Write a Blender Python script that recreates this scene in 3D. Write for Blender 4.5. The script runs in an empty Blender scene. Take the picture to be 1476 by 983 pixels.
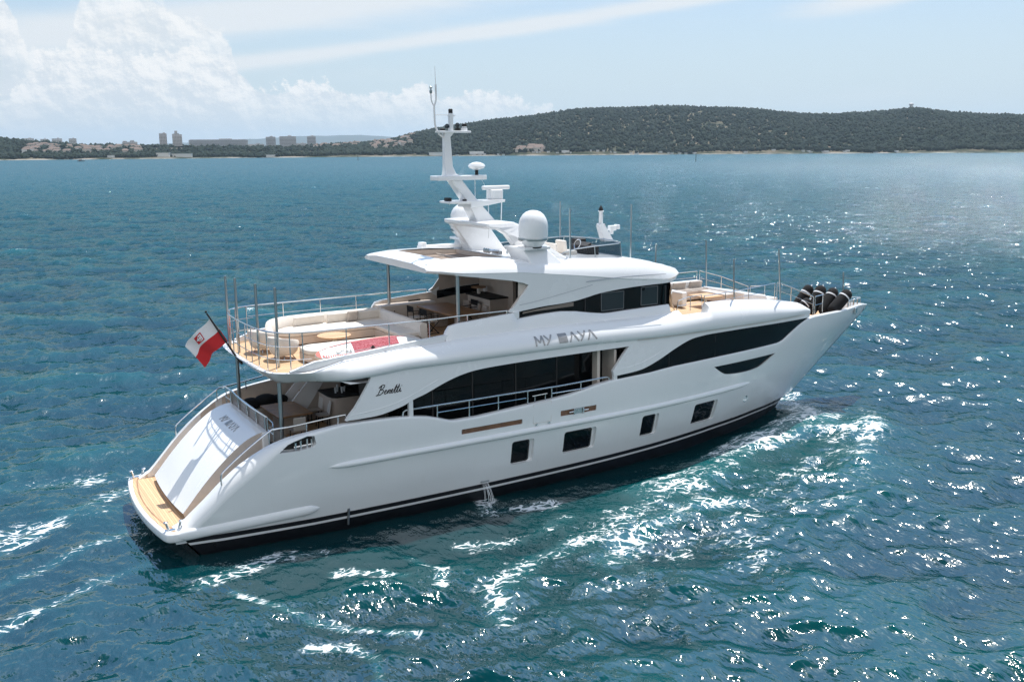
import bpy, bmesh, math, random
import numpy as np
from mathutils import Vector, Matrix
scene = bpy.context.scene
# ------------------------------------------------------------------ camera
CAM = np.array([-4.147, -30.27, 11.566])
YAW, PITCH, ROLL, FPX = 58.874, math.degrees(math.atan(276/1385.1)), -0.44, 1385.1
def _axes():
    y, p, r = [math.radians(a) for a in (YAW, PITCH, ROLL)]
    fw = np.array([math.cos(y)*math.cos(p), math.sin(y)*math.cos(p), -math.sin(p)])
    rt = np.array([math.sin(y), -math.cos(y), 0.0]); up = np.cross(rt, fw)
    return fw, math.cos(r)*rt+math.sin(r)*up, -math.sin(r)*rt+math.cos(r)*up
FW, RT, UP = _axes()
cd = bpy.data.cameras.new('camera'); cam = bpy.data.objects.new('camera', cd)
scene.collection.objects.link(cam); scene.camera = cam
M = Matrix.Identity(4)
for i in range(3):
    M[i][0], M[i][1], M[i][2], M[i][3] = RT[i], UP[i], -FW[i], CAM[i]
cam.matrix_world = M
cd.sensor_fit = 'HORIZONTAL'; cd.sensor_width = 36; cd.lens = 36*FPX/1476
cd.clip_start = 0.5; cd.clip_end = 60000
# ------------------------------------------------------------------ sun, sky, exposure
SUN_AZ, SUN_EL = 40.0, 67.0
sd = Vector((math.cos(math.radians(SUN_AZ))*math.cos(math.radians(SUN_EL)), math.sin(math.radians(SUN_AZ))*math.cos(math.radians(SUN_EL)), math.sin(math.radians(SUN_EL))))
sl = bpy.data.lights.new('sun', 'SUN'); sl.energy = 4.6; sl.angle = math.radians(0.53); sl.color = (1, .965, .91)
so = bpy.data.objects.new('sun', sl); scene.collection.objects.link(so)
so.rotation_euler = sd.to_track_quat('Z', 'Y').to_euler(); so.location = (0, 0, 60)
vs = scene.view_settings
vs.view_transform = 'Standard'; vs.look = 'None'; vs.gamma = 1.0; vs.exposure = EXPO = 0.40; vs.use_curve_mapping = False
try:
    scene.cycles.use_denoising = True; scene.cycles.denoiser = 'OPENIMAGEDENOISE'; scene.cycles.denoising_prefilter = 'NONE'
    scene.cycles.max_bounces = 8; scene.cycles.blur_glossy = 1.0; scene.cycles.sample_clamp_indirect = 6.0; scene.cycles.caustics_reflective = False; scene.cycles.caustics_refractive = False
except Exception: pass

class NT:
    """tiny node-tree helper"""
    def __init__(s, tree):
        s.t = tree; tree.nodes.clear()
    def n(s, typ, ins=None, **kw):
        nd = s.t.nodes.new(typ)
        for k, v in kw.items(): setattr(nd, k, v)
        for k, v in (ins or {}).items():
            sock = nd.inputs[k]
            if isinstance(v, bpy.types.NodeSocket): s.t.links.new(v, sock)
            elif isinstance(v, bpy.types.Node): s.t.links.new(v.outputs[0], sock)
            else: sock.default_value = v
        return nd
    def m(s, op, a, b=None, c=None, clamp=False):
        nd = s.t.nodes.new('ShaderNodeMath'); nd.operation = op; nd.use_clamp = clamp
        for i, v in enumerate((a, b, c)):
            if v is None: continue
            if isinstance(v, bpy.types.NodeSocket): s.t.links.new(v, nd.inputs[i])
            elif isinstance(v, bpy.types.Node): s.t.links.new(v.outputs[0], nd.inputs[i])
            else: nd.inputs[i].default_value = v
        return nd.outputs[0]
    def ramp(s, fac, stops, interp='LINEAR'):
        nd = s.t.nodes.new('ShaderNodeValToRGB'); nd.color_ramp.interpolation = interp
        e = nd.color_ramp.elements
        while len(e) < len(stops): e.new(0.5)
        for el, (p, c) in zip(e, stops):
            el.position = p; el.color = c if len(c) == 4 else (*c, 1)
        s.t.links.new(fac, nd.inputs[0]); return nd.outputs[0]
    def mix(s, fac, a, b, blend='MIX'):
        nd = s.t.nodes.new('ShaderNodeMix'); nd.data_type = 'RGBA'; nd.blend_type = blend
        for i, v in ((0, fac), (6, a), (7, b)):
            if isinstance(v, bpy.types.NodeSocket): s.t.links.new(v, nd.inputs[i])
            else: nd.inputs[i].default_value = v if i == 0 or len(v) == 4 else (*v, 1)
        return nd.outputs[2]
    def smooth(s, x, a, b):
        nd = s.t.nodes.new('ShaderNodeMapRange'); nd.interpolation_type = 'SMOOTHSTEP'
        s.t.links.new(x, nd.inputs[0]); nd.inputs[1].default_value = a; nd.inputs[2].default_value = b
        return nd.outputs[0]

# sky: Nishita plus clouds laid out by compass direction and elevation
W = bpy.data.worlds.new('World'); scene.world = W; W.use_nodes = True
T = NT(W.node_tree)
sky = T.n('ShaderNodeTexSky', sky_type='NISHITA', sun_disc=False, sun_elevation=math.radians(SUN_EL), sun_rotation=math.radians(90-SUN_AZ), altitude=0, air_density=1.0, dust_density=1.2, ozone_density=1.0)
tc = T.n('ShaderNodeTexCoord'); sep = T.n('ShaderNodeSeparateXYZ', {0: tc.outputs['Generated']})
X, Yc, Z = sep.outputs
el = T.m('MULTIPLY', T.m('ARCSINE', Z), 57.2958)                        # elevation in degrees
az = T.m('MULTIPLY', T.m('ARCTAN2', Yc, X), 57.2958)                    # degrees from +x towards +y
def uv(sx, sy, ox=0, oy=0):
    return T.n('ShaderNodeCombineXYZ', {0: T.m('ADD', T.m('MULTIPLY', az, sx), ox), 1: T.m('ADD', T.m('MULTIPLY', el, sy), oy), 2: 0.0})
def noise(vec, scale, detail, rough=.55, dist=0.0):
    return T.n('ShaderNodeTexNoise', {'Vector': vec, 'Scale': scale, 'Detail': detail, 'Roughness': rough, 'Distortion': dist}, noise_dimensions='2D').outputs[0]
def gauss(x, c, w):                                                      # bump centred on c
    d = T.m('DIVIDE', T.m('SUBTRACT', x, c), w); return T.m('POWER', 2.718, T.m('MULTIPLY', T.m('MULTIPLY', d, d), -1))
# heaped clouds to the left (north): a tall soft bank behind, a crisp lower row in front that steps down to the right
def curve(stops, lo=30., hi=95., top=12.):
    return T.m('MULTIPLY', T.ramp(T.m('DIVIDE', T.m('SUBTRACT', az, lo), hi-lo), [((a_-lo)/(hi-lo), (v_/top,)*3) for a_, v_ in sorted(stops)]), top)
def heap(stops, s1, s2, a1, a2, base, soft, ox, oy):
    p1 = lambda dx, dy: uv(s1, s1*1.25, ox+dx, oy+dy); p2 = lambda dx, dy: uv(s2, s2*1.2, ox+3+dx, oy+dy)
    A = noise(p1(0, 0), 1, 5, .5); B = noise(p2(0, 0), 1, 8, .62); A2 = noise(p1(.10, -.16), 1, 5, .5); B2 = noise(p2(.10, -.16), 1, 8, .62)
    pil = T.m('ADD', T.m('MULTIPLY', T.m('SUBTRACT', A, .5), a1), T.m('MULTIPLY', T.m('SUBTRACT', B, .5), a2))
    e = T.m('SUBTRACT', T.m('ADD', curve(stops), pil), el)
    msk = T.smooth(e, 0.0, soft)
    lit = T.m('ADD', T.m('MULTIPLY', T.m('SUBTRACT', A, A2), 2.4), T.m('MULTIPLY', T.m('SUBTRACT', B, B2), 1.3))
    low = T.smooth(el, base-1.2, base+1.4)
    msk = T.m('MULTIPLY', msk, T.m('ADD', .30, T.m('MULTIPLY', low, .70)))
    br = T.smooth(T.m('ADD', lit, T.m('SUBTRACT', .30, T.m('MULTIPLY', e, .10))), -.25, .55)
    return msk, br
mB, bB = heap([(30, 0), (70, 0), (73.6, 1.5), (74.4, 5.6), (76, 7.4), (79, 8.6), (81.8, 8.2), (82.8, 5.4), (84.6, 5.0), (85.6, 8.5), (87, 11), (95, 12)], .42, 1.3, 2.2, 1.0, 2.5, .45, 4, 1)
mA, bA = heap([(30, 0), (55.2, .3), (56.4, 2.4), (58, 2.9), (60.4, 3.5), (62.5, 3.2), (64, 3.6), (66, 3.2), (68, 3.4), (70.2, 4.0), (72, 3.7), (73.2, 3.4), (74.4, 4.8), (76.5, 5.6), (79, 5.2), (82, 5.7), (84.2, 5.2), (85, 3.2), (88, 2.8), (95, 3.5)], .55, 1.9, 1.7, 1.1, 2.0, .28, 9, 5)
# streaks higher up, rising to the right
st = noise(uv(.07, .5, 2, 1), 1.0, 7, .6, .3); st2 = noise(uv(.02, .16, 8, 3), 1.0, 3, .5)
tilt = T.m('ADD', el, T.m('MULTIPLY', T.m('SUBTRACT', az, 73), .13))
band = T.m('ADD', gauss(tilt, 4.9, .45), T.m('ADD', gauss(tilt, 7.4, 1.0), T.m('MULTIPLY', gauss(tilt, 3.3, .6), T.smooth(az, 47, 38))))
str_ = T.smooth(T.m('ADD', T.m('MULTIPLY', st, .6), T.m('ADD', T.m('MULTIPLY', st2, .2), T.m('MULTIPLY', band, .62))), .40, 1.0)
hi = T.smooth(noise(uv(.03, .045, 11, 5), 1.0, 6, .6), .5, .75)
blue = T.mix(1.0, sky.outputs[0], T.mix(T.smooth(el, 9, 20), (.92, 1.0, 1.08), (.72, .98, 1.16)), 'MULTIPLY')
hazec = T.mix(T.m('MULTIPLY', gauss(el, 0, 8.5), .90), blue, (4.75, 5.65, 6.3))
c1 = T.mix(T.m('MULTIPLY', str_, .85), hazec, (6.35, 6.6, 6.8))
# cloud fill added in the unseen sky behind the camera, whitens the hull side
beh_fill = T.m('MULTIPLY', T.smooth(T.m('ADD', T.m('MULTIPLY', X, -math.cos(math.radians(YAW))), T.m('MULTIPLY', Yc, -math.sin(math.radians(YAW)))), .05, .45), T.smooth(el, 1, 6))
c1 = T.mix(T.m('MULTIPLY', beh_fill, T.m('ADD', .62, T.m('MULTIPLY', hi, .3))), c1, (9.4, 9.35, 9.2))
CL = 7.5
def cloudcol(br): return T.mix(br, (CL*.72, CL*.785, CL*.84), (CL*1.0, CL*1.0, CL*.99))
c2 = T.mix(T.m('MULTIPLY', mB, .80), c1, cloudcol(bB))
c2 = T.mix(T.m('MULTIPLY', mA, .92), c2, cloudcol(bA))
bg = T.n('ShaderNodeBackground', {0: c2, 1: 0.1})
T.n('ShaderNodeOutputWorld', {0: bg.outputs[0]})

# ------------------------------------------------------------------ helpers
def U(u, v, d):
    """point at horizontal distance d (m) from the camera on the ray of photo pixel (u, v); used to lay out the far shore"""
    r = FW+RT*(u-738)/FPX-UP*(v-491.5)/FPX
    return CAM+r*(d/math.hypot(r[0], r[1]))
def tag(o, label=None, cat=None, group=None, kind=None):
    if label: o['label'] = label
    if cat: o['category'] = cat
    if group: o['group'] = group
    if kind: o['kind'] = kind
    return o
def link(name, me, parent=None):
    o = bpy.data.objects.new(name, me); scene.collection.objects.link(o)
    if parent is not None: o.parent = parent
    return o
def empty(name, loc, label=None, cat=None, group=None, rz=0):
    o = link(name, None); o.location = loc; o.rotation_euler = (0, 0, rz); o.empty_display_size = .2
    return tag(o, label, cat, group)
def fast_mesh(name, co, quads=None, tris=None):
    me = bpy.data.meshes.new(name)
    co = np.asarray(co, np.float32); me.vertices.add(len(co)); me.vertices.foreach_set('co', co.ravel())
    nq = 0 if quads is None else len(quads); nt = 0 if tris is None else len(tris)
    idx = np.concatenate([np.asarray(a, np.int32).ravel() for a in (quads, tris) if a is not None and len(a)])
    me.loops.add(len(idx)); me.loops.foreach_set('vertex_index', idx)
    me.polygons.add(nq+nt)
    st = np.concatenate([np.arange(nq)*4, nq*4+np.arange(nt)*3]).astype(np.int32)
    me.polygons.foreach_set('loop_start', st)
    me.update(calc_edges=True); return me
def vattr(me, name, arr):
    a = me.attributes.new(name, 'FLOAT', 'POINT'); a.data.foreach_set('value', np.asarray(arr, np.float32))
def smooth_all(me, on=True):
    me.polygons.foreach_set('use_smooth', np.full(len(me.polygons), on))
def material(name):
    m = bpy.data.materials.new(name); m.use_nodes = True; return m, NT(m.node_tree)
# ------------------------------------------------------------------ modelling helpers
def interp(x, tab):
    return float(np.interp(x, [p[0] for p in tab], [p[1] for p in tab]))
def spline(pts, n=6, closed=False):
    """Catmull-Rom through pts, n steps per span"""
    P = [np.array(p, float) for p in pts]; out = []; N = len(P); R = N if closed else N-1
    for i in range(R):
        p1, p2 = P[i], P[(i+1) % N]
        p0 = P[(i-1) % N] if closed or i > 0 else 2*p1-p2
        p3 = P[(i+2) % N] if closed or i+2 < N else 2*p2-p1
        for k in range(n):
            s = k/n; out.append(tuple(.5*(2*p1+(p2-p0)*s+(2*p0-5*p1+4*p2-p3)*s*s+(3*p1-p0-3*p2+p3)*s**3)))
    if not closed: out.append(tuple(P[-1]))
    return out
TWIN = {}
class Geo:
    """vertices and faces, collected piece by piece"""
    def __init__(s): s.v = []; s.f = []; s.mi = []; s.cur = 0; s.twin = False
    def add(s, v, f):
        b = len(s.v); s.v += [tuple(map(float, p)) for p in v]; s.f += [tuple(b+i for i in q) for q in f]; s.mi += [s.cur]*len(f); return s
    def box(s, c, d, rz=0.0, rx=0.0, ry=0.0):
        R = Matrix.Rotation(rz, 3, 'Z') @ Matrix.Rotation(ry, 3, 'Y') @ Matrix.Rotation(rx, 3, 'X')
        v = [Vector(c)+R @ Vector((x*d[0]/2, y*d[1]/2, z*d[2]/2)) for x in (-1, 1) for y in (-1, 1) for z in (-1, 1)]
        return s.add(v, [(0, 1, 3, 2), (4, 6, 7, 5), (0, 4, 5, 1), (2, 3, 7, 6), (0, 2, 6, 4), (1, 5, 7, 3)])
    def loft(s, secs, ring=False, caps=False, close=False):
        n = len(secs[0]); m = len(secs); v = [p for q in secs for p in q]; f = []
        for i in range(m if close else m-1):
            a = i*n; b = ((i+1) % m)*n
            for j in range(n if ring else n-1):
                k = (j+1) % n; f.append((a+j, a+k, b+k, b+j))
        if caps: f.append(tuple(range(n))[::-1]); f.append(tuple((m-1)*n+j for j in range(n)))
        return s.add(v, f)
    def tube(s, pts, r, n=8, closed=False, caps=True):
        P = [Vector(p) for p in pts]; m = len(P); secs = []; u = None
        rr = r if isinstance(r, (list, tuple)) else [r]*m
        for i in range(m):
            a = P[(i-1) % m] if closed or i > 0 else P[i]; b = P[(i+1) % m] if closed or i < m-1 else P[i]
            d = (b-a).normalized()
            if u is None: u = d.orthogonal().normalized()
            else:
                u = u-d*u.dot(d); u = u.normalized() if u.length > 1e-6 else d.orthogonal().normalized()
            w = d.cross(u)
            secs.append([P[i]+(u*math.cos(2*math.pi*k/n)+w*math.sin(2*math.pi*k/n))*rr[i] for k in range(n)])
        return s.loft(secs, ring=True, caps=caps and not closed, close=closed)
    def lathe(s, prof, c=(0, 0, 0), n=24, rot=None):
        R = rot or Matrix.Identity(3); C = Vector(c)
        secs = [[C+R @ Vector((r*math.cos(2*math.pi*k/n), r*math.sin(2*math.pi*k/n), z)) for k in range(n)] for r, z in prof]
        return s.loft(secs, ring=True, caps=True)
    def prism(s, poly, lo, hi, axis='z'):
        """extrude a 2-d outline along an axis: 'z' outline is (x,y); 'y' outline is (x,z)"""
        n = len(poly)
        P = (lambda p, h: (p[0], p[1], h)) if axis == 'z' else (lambda p, h: (p[0], h, p[1])) if axis == 'y' else (lambda p, h: (h, p[0], p[1]))
        v = [P(p, lo) for p in poly]+[P(p, hi) for p in poly]
        return s.add(v, [tuple(range(n))[::-1], tuple(range(n, 2*n))]+[(i, (i+1) % n, n+(i+1) % n, n+i) for i in range(n)])
    def ball(s, c, r, sx=1, sy=1, sz=1, n=16, m=10):
        secs = [[(c[0]+r*sx*max(math.sin(math.pi*i/m), .002)*math.cos(2*math.pi*k/n), c[1]+r*sy*max(math.sin(math.pi*i/m), .002)*math.sin(2*math.pi*k/n), c[2]-r*sz*math.cos(math.pi*i/m)) for k in range(n)] for i in range(m+1)]
        return s.loft(secs, ring=True, caps=True)
    def mirror(s, join=False):
        """port twin: joined into the same mesh across the centreline, or built as an object of its own"""
        if not join: s.twin = True; return s
        b = len(s.v); v = [(x, -y, z) for x, y, z in s.v]; f = [tuple(b+i for i in q[::-1]) for q in s.f]
        s.v += v; s.f += f; s.mi += s.mi; return s
    def flip(s):
        g = Geo(); g.v = [(x, -y, z) for x, y, z in s.v]; g.f = [q[::-1] for q in s.f]; g.mi = list(s.mi); return g
    def build(s, name, mats, parent=None, angle=35, bevel=0.0, seg=2, off=(0, 0, 0), weld=True):
        if s.twin:
            s.twin = False; o = s.build(name, mats, parent, angle, bevel, seg, off, weld)
            TWIN[o.name] = s.flip().build(name, mats, TWIN.get(parent.name, parent) if parent is not None else None, angle, bevel, seg, off, weld); return o
        me = bpy.data.meshes.new(name)
        me.from_pydata([(p[0]-off[0], p[1]-off[1], p[2]-off[2]) for p in s.v], [], s.f); 
        mats = mats if isinstance(mats, (list, tuple)) else [mats]
        for q in mats: me.materials.append(q)
        if len(mats) > 1: me.polygons.foreach_set('material_index', s.mi)
        bm = bmesh.new(); bm.from_mesh(me)
        if weld: bmesh.ops.remove_doubles(bm, verts=bm.verts, dist=1e-4)
        bmesh.ops.recalc_face_normals(bm, faces=bm.faces)
        bm.to_mesh(me); bm.free()
        if angle: me.polygons.foreach_set('use_smooth', [True]*len(me.polygons)); me.set_sharp_from_angle(angle=math.radians(angle))
        o = link(name, me, parent)
        if bevel:
            b = o.modifiers.new('bevel', 'BEVEL'); b.width = bevel; b.segments = seg; b.limit_method = 'ANGLE'; b.angle_limit = math.radians(40); b.harden_normals = True
        return o
def cut(o, geo):
    """carve a solid out of a mesh object and keep the result as its mesh"""
    k = geo.build('cutter', bpy.data.materials[0], None, angle=0)
    md = o.modifiers.new('cut', 'BOOLEAN'); md.operation = 'DIFFERENCE'; md.solver = 'EXACT'; md.object = k
    dg = bpy.context.evaluated_depsgraph_get(); dg.update()
    me = bpy.data.meshes.new_from_object(o.evaluated_get(dg)); o.modifiers.remove(md)
    old = o.data; o.data = me; me.name = old.name
    bpy.data.objects.remove(k); 
    me.polygons.foreach_set('use_smooth', [True]*len(me.polygons)); me.set_sharp_from_angle(angle=math.radians(30))
def panel(poly, yf, thick=.06, step=.4, rows=True):
    """a sheet with the outline poly (x,z), wrapped onto the surface y = -yf(x,z), starboard side; real thickness inwards"""
    bm = bmesh.new(); vs_ = [bm.verts.new((p[0], 0, p[1])) for p in poly]
    es = [bm.edges.new((vs_[i], vs_[(i+1) % len(vs_)])) for i in range(len(vs_))]
    bmesh.ops.triangle_fill(bm, use_beauty=True, use_dissolve=False, edges=es)
    x0, x1 = min(p[0] for p in poly), max(p[0] for p in poly)
    for xc in np.arange(x0+step, x1, step):
        bmesh.ops.bisect_plane(bm, geom=bm.verts[:]+bm.edges[:]+bm.faces[:], plane_co=(xc, 0, 0), plane_no=(1, 0, 0))
    if rows:
        z0, z1 = min(p[1] for p in poly), max(p[1] for p in poly)
        for zc in np.arange(z0+.35, z1, .35):
            bmesh.ops.bisect_plane(bm, geom=bm.verts[:]+bm.edges[:]+bm.faces[:], plane_co=(0, 0, zc), plane_no=(0, 0, 1))
    bm.verts.index_update(); n = len(bm.verts); g = Geo()
    v = [(w.co.x, -yf(w.co.x, w.co.z), w.co.z) for w in bm.verts]
    vi = [(w.co.x, -yf(w.co.x, w.co.z)+thick, w.co.z) for w in bm.verts]
    f = [tuple(w.index for w in q.verts) for q in bm.faces]; f2 = [tuple(n+i for i in q[::-1]) for q in f]
    sides = []
    for e in bm.edges:
        if len(e.link_faces) == 1:
            a, b = e.verts[0].index, e.verts[1].index; sides.append((a, b, n+b, n+a))
    bm.free(); return g.add(v+vi, f+f2+sides)

# ------------------------------------------------------------------ materials
def pbr(name, col, rough=.5, metal=0., coat=0., var=0., vscale=6., bumpd=0., bscale=40., ior=1.5, spec=None, trans=0., dirt=0.):
    m, t = material(name); ins = {'Roughness': rough, 'Metallic': metal, 'IOR': ior, 'Coat Weight': coat, 'Coat Roughness': .04, 'Transmission Weight': trans}
    tcn = t.n('ShaderNodeTexCoord').outputs['Object']
    c = (*col, 1)
    if var:
        nz = t.n('ShaderNodeTexNoise', {'Vector': tcn, 'Scale': vscale, 'Detail': 5.0, 'Roughness': .6}).outputs[0]
        c = t.mix(t.smooth(nz, .3, .7), tuple(x*(1-var) for x in col), tuple(min(1, x*(1+var)) for x in col))
        rr = t.m('ADD', rough, t.m('MULTIPLY', t.m('SUBTRACT', nz, .5), min(.25, rough*.6))); ins['Roughness'] = rr
    ins['Base Color'] = c
    if spec is not None: ins['Specular IOR Level'] = spec
    if bumpd:
        nb_ = t.n('ShaderNodeTexNoise', {'Vector': tcn, 'Scale': bscale, 'Detail': 4.0}).outputs[0]
        ins['Normal'] = t.n('ShaderNodeBump', {'Strength': 1.0, 'Distance': bumpd, 'Height': nb_}).outputs[0]
    b = t.n('ShaderNodeBsdfPrincipled', ins); t.n('ShaderNodeOutputMaterial', {0: b.outputs[0]}); return m
def teak(name, base=(.42, .25, .125), plank=.06, axis=1, dark=.8):
    m, t = material(name); sp = t.n('ShaderNodeSeparateXYZ', {0: t.n('ShaderNodeTexCoord').outputs['Object']})
    a = sp.outputs[axis]; u = t.m('DIVIDE', a, plank); fr = t.m('FRACT', u); idn = t.m('FLOOR', u)
    nz = t.n('ShaderNodeTexNoise', {'Vector': t.n('ShaderNodeMapping', {0: t.n('ShaderNodeTexCoord').outputs['Object'], 'Scale': (1.2, 30, 8) if axis == 1 else (30, 1.2, 8)}), 'Scale': 2.0, 'Detail': 5.0}).outputs[0]
    wn = t.n('ShaderNodeTexWhiteNoise', {1: idn}, noise_dimensions='1D').outputs[0]
    v = t.m('ADD', .72, t.m('ADD', t.m('MULTIPLY', wn, .3), t.m('MULTIPLY', nz, .3)))
    seam = t.m('ADD', t.m('LESS_THAN', fr, .08), 0)
    c = t.mix(1.0, (*base, 1), t.n('ShaderNodeCombineColor', {0: v, 1: v, 2: v}).outputs[0], 'MULTIPLY')
    c = t.mix(t.m('MULTIPLY', seam, dark), c, (.05, .04, .035))
    b = t.n('ShaderNodeBsdfPrincipled', {'Base Color': c, 'Roughness': .62, 'Specular IOR Level': .3}); t.n('ShaderNodeOutputMaterial', {0: b.outputs[0]}); return m
def hull_paint():
    """glossy white topside paint with faint salt runs and unevenness"""
    m, t = material('hull_white'); tcn = t.n('ShaderNodeTexCoord').outputs['Object']
    runs = t.n('ShaderNodeTexNoise', {'Vector': t.n('ShaderNodeMapping', {0: tcn, 'Scale': (5, 5, .5)}), 'Scale': 1.0, 'Detail': 6.0, 'Roughness': .6}).outputs[0]
    big = t.n('ShaderNodeTexNoise', {'Vector': tcn, 'Scale': .5, 'Detail': 3.0}).outputs[0]
    z = t.n('ShaderNodeSeparateXYZ', {0: tcn}).outputs[2]
    k = t.m('MULTIPLY', t.smooth(runs, .55, .8), .10)
    c = t.mix(k, (.80, .81, .815), (.60, .585, .55))
    und = t.n('ShaderNodeTexNoise', {'Vector': tcn, 'Scale': .9, 'Detail': 2.0}).outputs[0]
    bmp = t.n('ShaderNodeBump', {'Strength': .5, 'Distance': .012, 'Height': und})
    b = t.n('ShaderNodeBsdfPrincipled', {'Base Color': c, 'Roughness': t.m('ADD', .17, t.m('MULTIPLY', runs, .14)), 'Coat Weight': .6, 'Coat Roughness': .05, 'Normal': bmp.outputs[0]})
    t.n('ShaderNodeOutputMaterial', {0: b.outputs[0]}); return m
WHITE = pbr('white_gelcoat', (.80, .805, .81), .26, coat=.35, var=.012, vscale=.7)
HULLW = hull_paint()
BEIGE = pbr('beige_gelcoat', (.58, .505, .445), .5, var=.04)
GREIGE = pbr('greige_panel', (.58, .515, .46), .5, var=.05, vscale=3)
BLACKP = pbr('black_bottom_paint', (.007, .008, .011), .38, var=.3)
GLASS = pbr('dark_tinted_glass', (.004, .005, .006), .04, var=0, spec=.32)
GLASSG = pbr('grey_tinted_glass', (.02, .028, .034), .05, spec=.6)
CHROME = pbr('polished_steel', (.72, .73, .74), .16, 1.0, var=.06)
DSTEEL = pbr('pole_steel', (.42, .45, .46), .28, 1.0)
RUBBER = pbr('black_rubber', (.012, .012, .013), .7, var=.3, bumpd=.002)
BLACKF = pbr('black_fabric', (.005, .005, .006), .95, var=.4, vscale=14, bumpd=.004, bscale=60)
CREAM = pbr('cream_upholstery', (.70, .645, .58), .8, var=.05, vscale=4, bumpd=.003, bscale=25)
CUSH = pbr('grey_beige_fabric', (.42, .37, .33), .9, var=.1, bumpd=.003)
TEAKX = teak('teak_planks_lengthwise', (.56, .37, .215), .07, 1)
TEAKY = teak('teak_planks_crosswise', (.58, .385, .225), .07, 0)
WOOD = pbr('varnished_wood', (.17, .075, .035), .3, var=.25, vscale=5, coat=.4)
TABLEW = pbr('oiled_table_wood', (.33, .185, .095), .45, var=.25, vscale=4)
LETTER = pbr('brushed_letters', (.36, .35, .34), .35, .5, var=.1)
BRONZE = pbr('bronze_smoked_panel', (.21, .17, .145), .25, var=.05)
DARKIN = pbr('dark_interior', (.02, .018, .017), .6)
# ------------------------------------------------------------------ sea
def spectrum_tile(n, L, wind_deg, lp, hs, seed, spread=2.0):
    """height and horizontal displacement of a periodic patch of wind sea (n x n cells over L metres)"""
    rng = np.random.default_rng(seed)
    k = 2*np.pi*np.fft.fftfreq(n, L/n); kx, ky = np.meshgrid(k, k, indexing='ij'); kk = np.hypot(kx, ky); kk[0, 0] = 1
    kp = 2*np.pi/lp
    S = kk**-4.0*np.exp(-.9*(kp/kk)**2)
    th = np.arctan2(ky, kx)-math.radians(wind_deg)
    S *= .04+np.abs(np.cos(th/2))**(2*spread)
    S *= np.exp(-(kk*.06)**2); S[0, 0] = 0
    a = np.sqrt(S)*(rng.normal(size=(n, n))+1j*rng.normal(size=(n, n)))
    h = np.fft.ifft2(a).real; sc = hs/4/h.std()
    dx = np.fft.ifft2(-1j*kx/kk*a).real*sc; dy = np.fft.ifft2(-1j*ky/kk*a).real*sc
    return h*sc, dx, dy
def sample(tile, x, y, L, rot):
    n = tile[0].shape[0]; c, s = math.cos(rot), math.sin(rot)
    u = (c*x+s*y)/L*n; v = (-s*x+c*y)/L*n
    iu = np.floor(u).astype(int); iv = np.floor(v).astype(int); fu = u-iu; fv = v-iv
    i0, i1, j0, j1 = iu % n, (iu+1) % n, iv % n, (iv+1) % n
    o = [t[i0, j0]*(1-fu)*(1-fv)+t[i1, j0]*fu*(1-fv)+t[i0, j1]*(1-fu)*fv+t[i1, j1]*fu*fv for t in tile]
    return o[0], c*o[1]-s*o[2], s*o[1]+c*o[2]
def seg_dist(x, y, pts):
    """distance to a polyline and position 0..1 along it"""
    best = np.full(x.shape, 1e9); par = np.zeros(x.shape); n = len(pts)-1
    for i in range(n):
        (ax, ay), (bx, by) = pts[i], pts[i+1]; dx, dy = bx-ax, by-ay
        t = np.clip(((x-ax)*dx+(y-ay)*dy)/(dx*dx+dy*dy), 0, 1); d = np.hypot(x-ax-t*dx, y-ay-t*dy)
        w = d < best; best = np.where(w, d, best); par = np.where(w, (i+t)/n, par)
    return best, par
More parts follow.
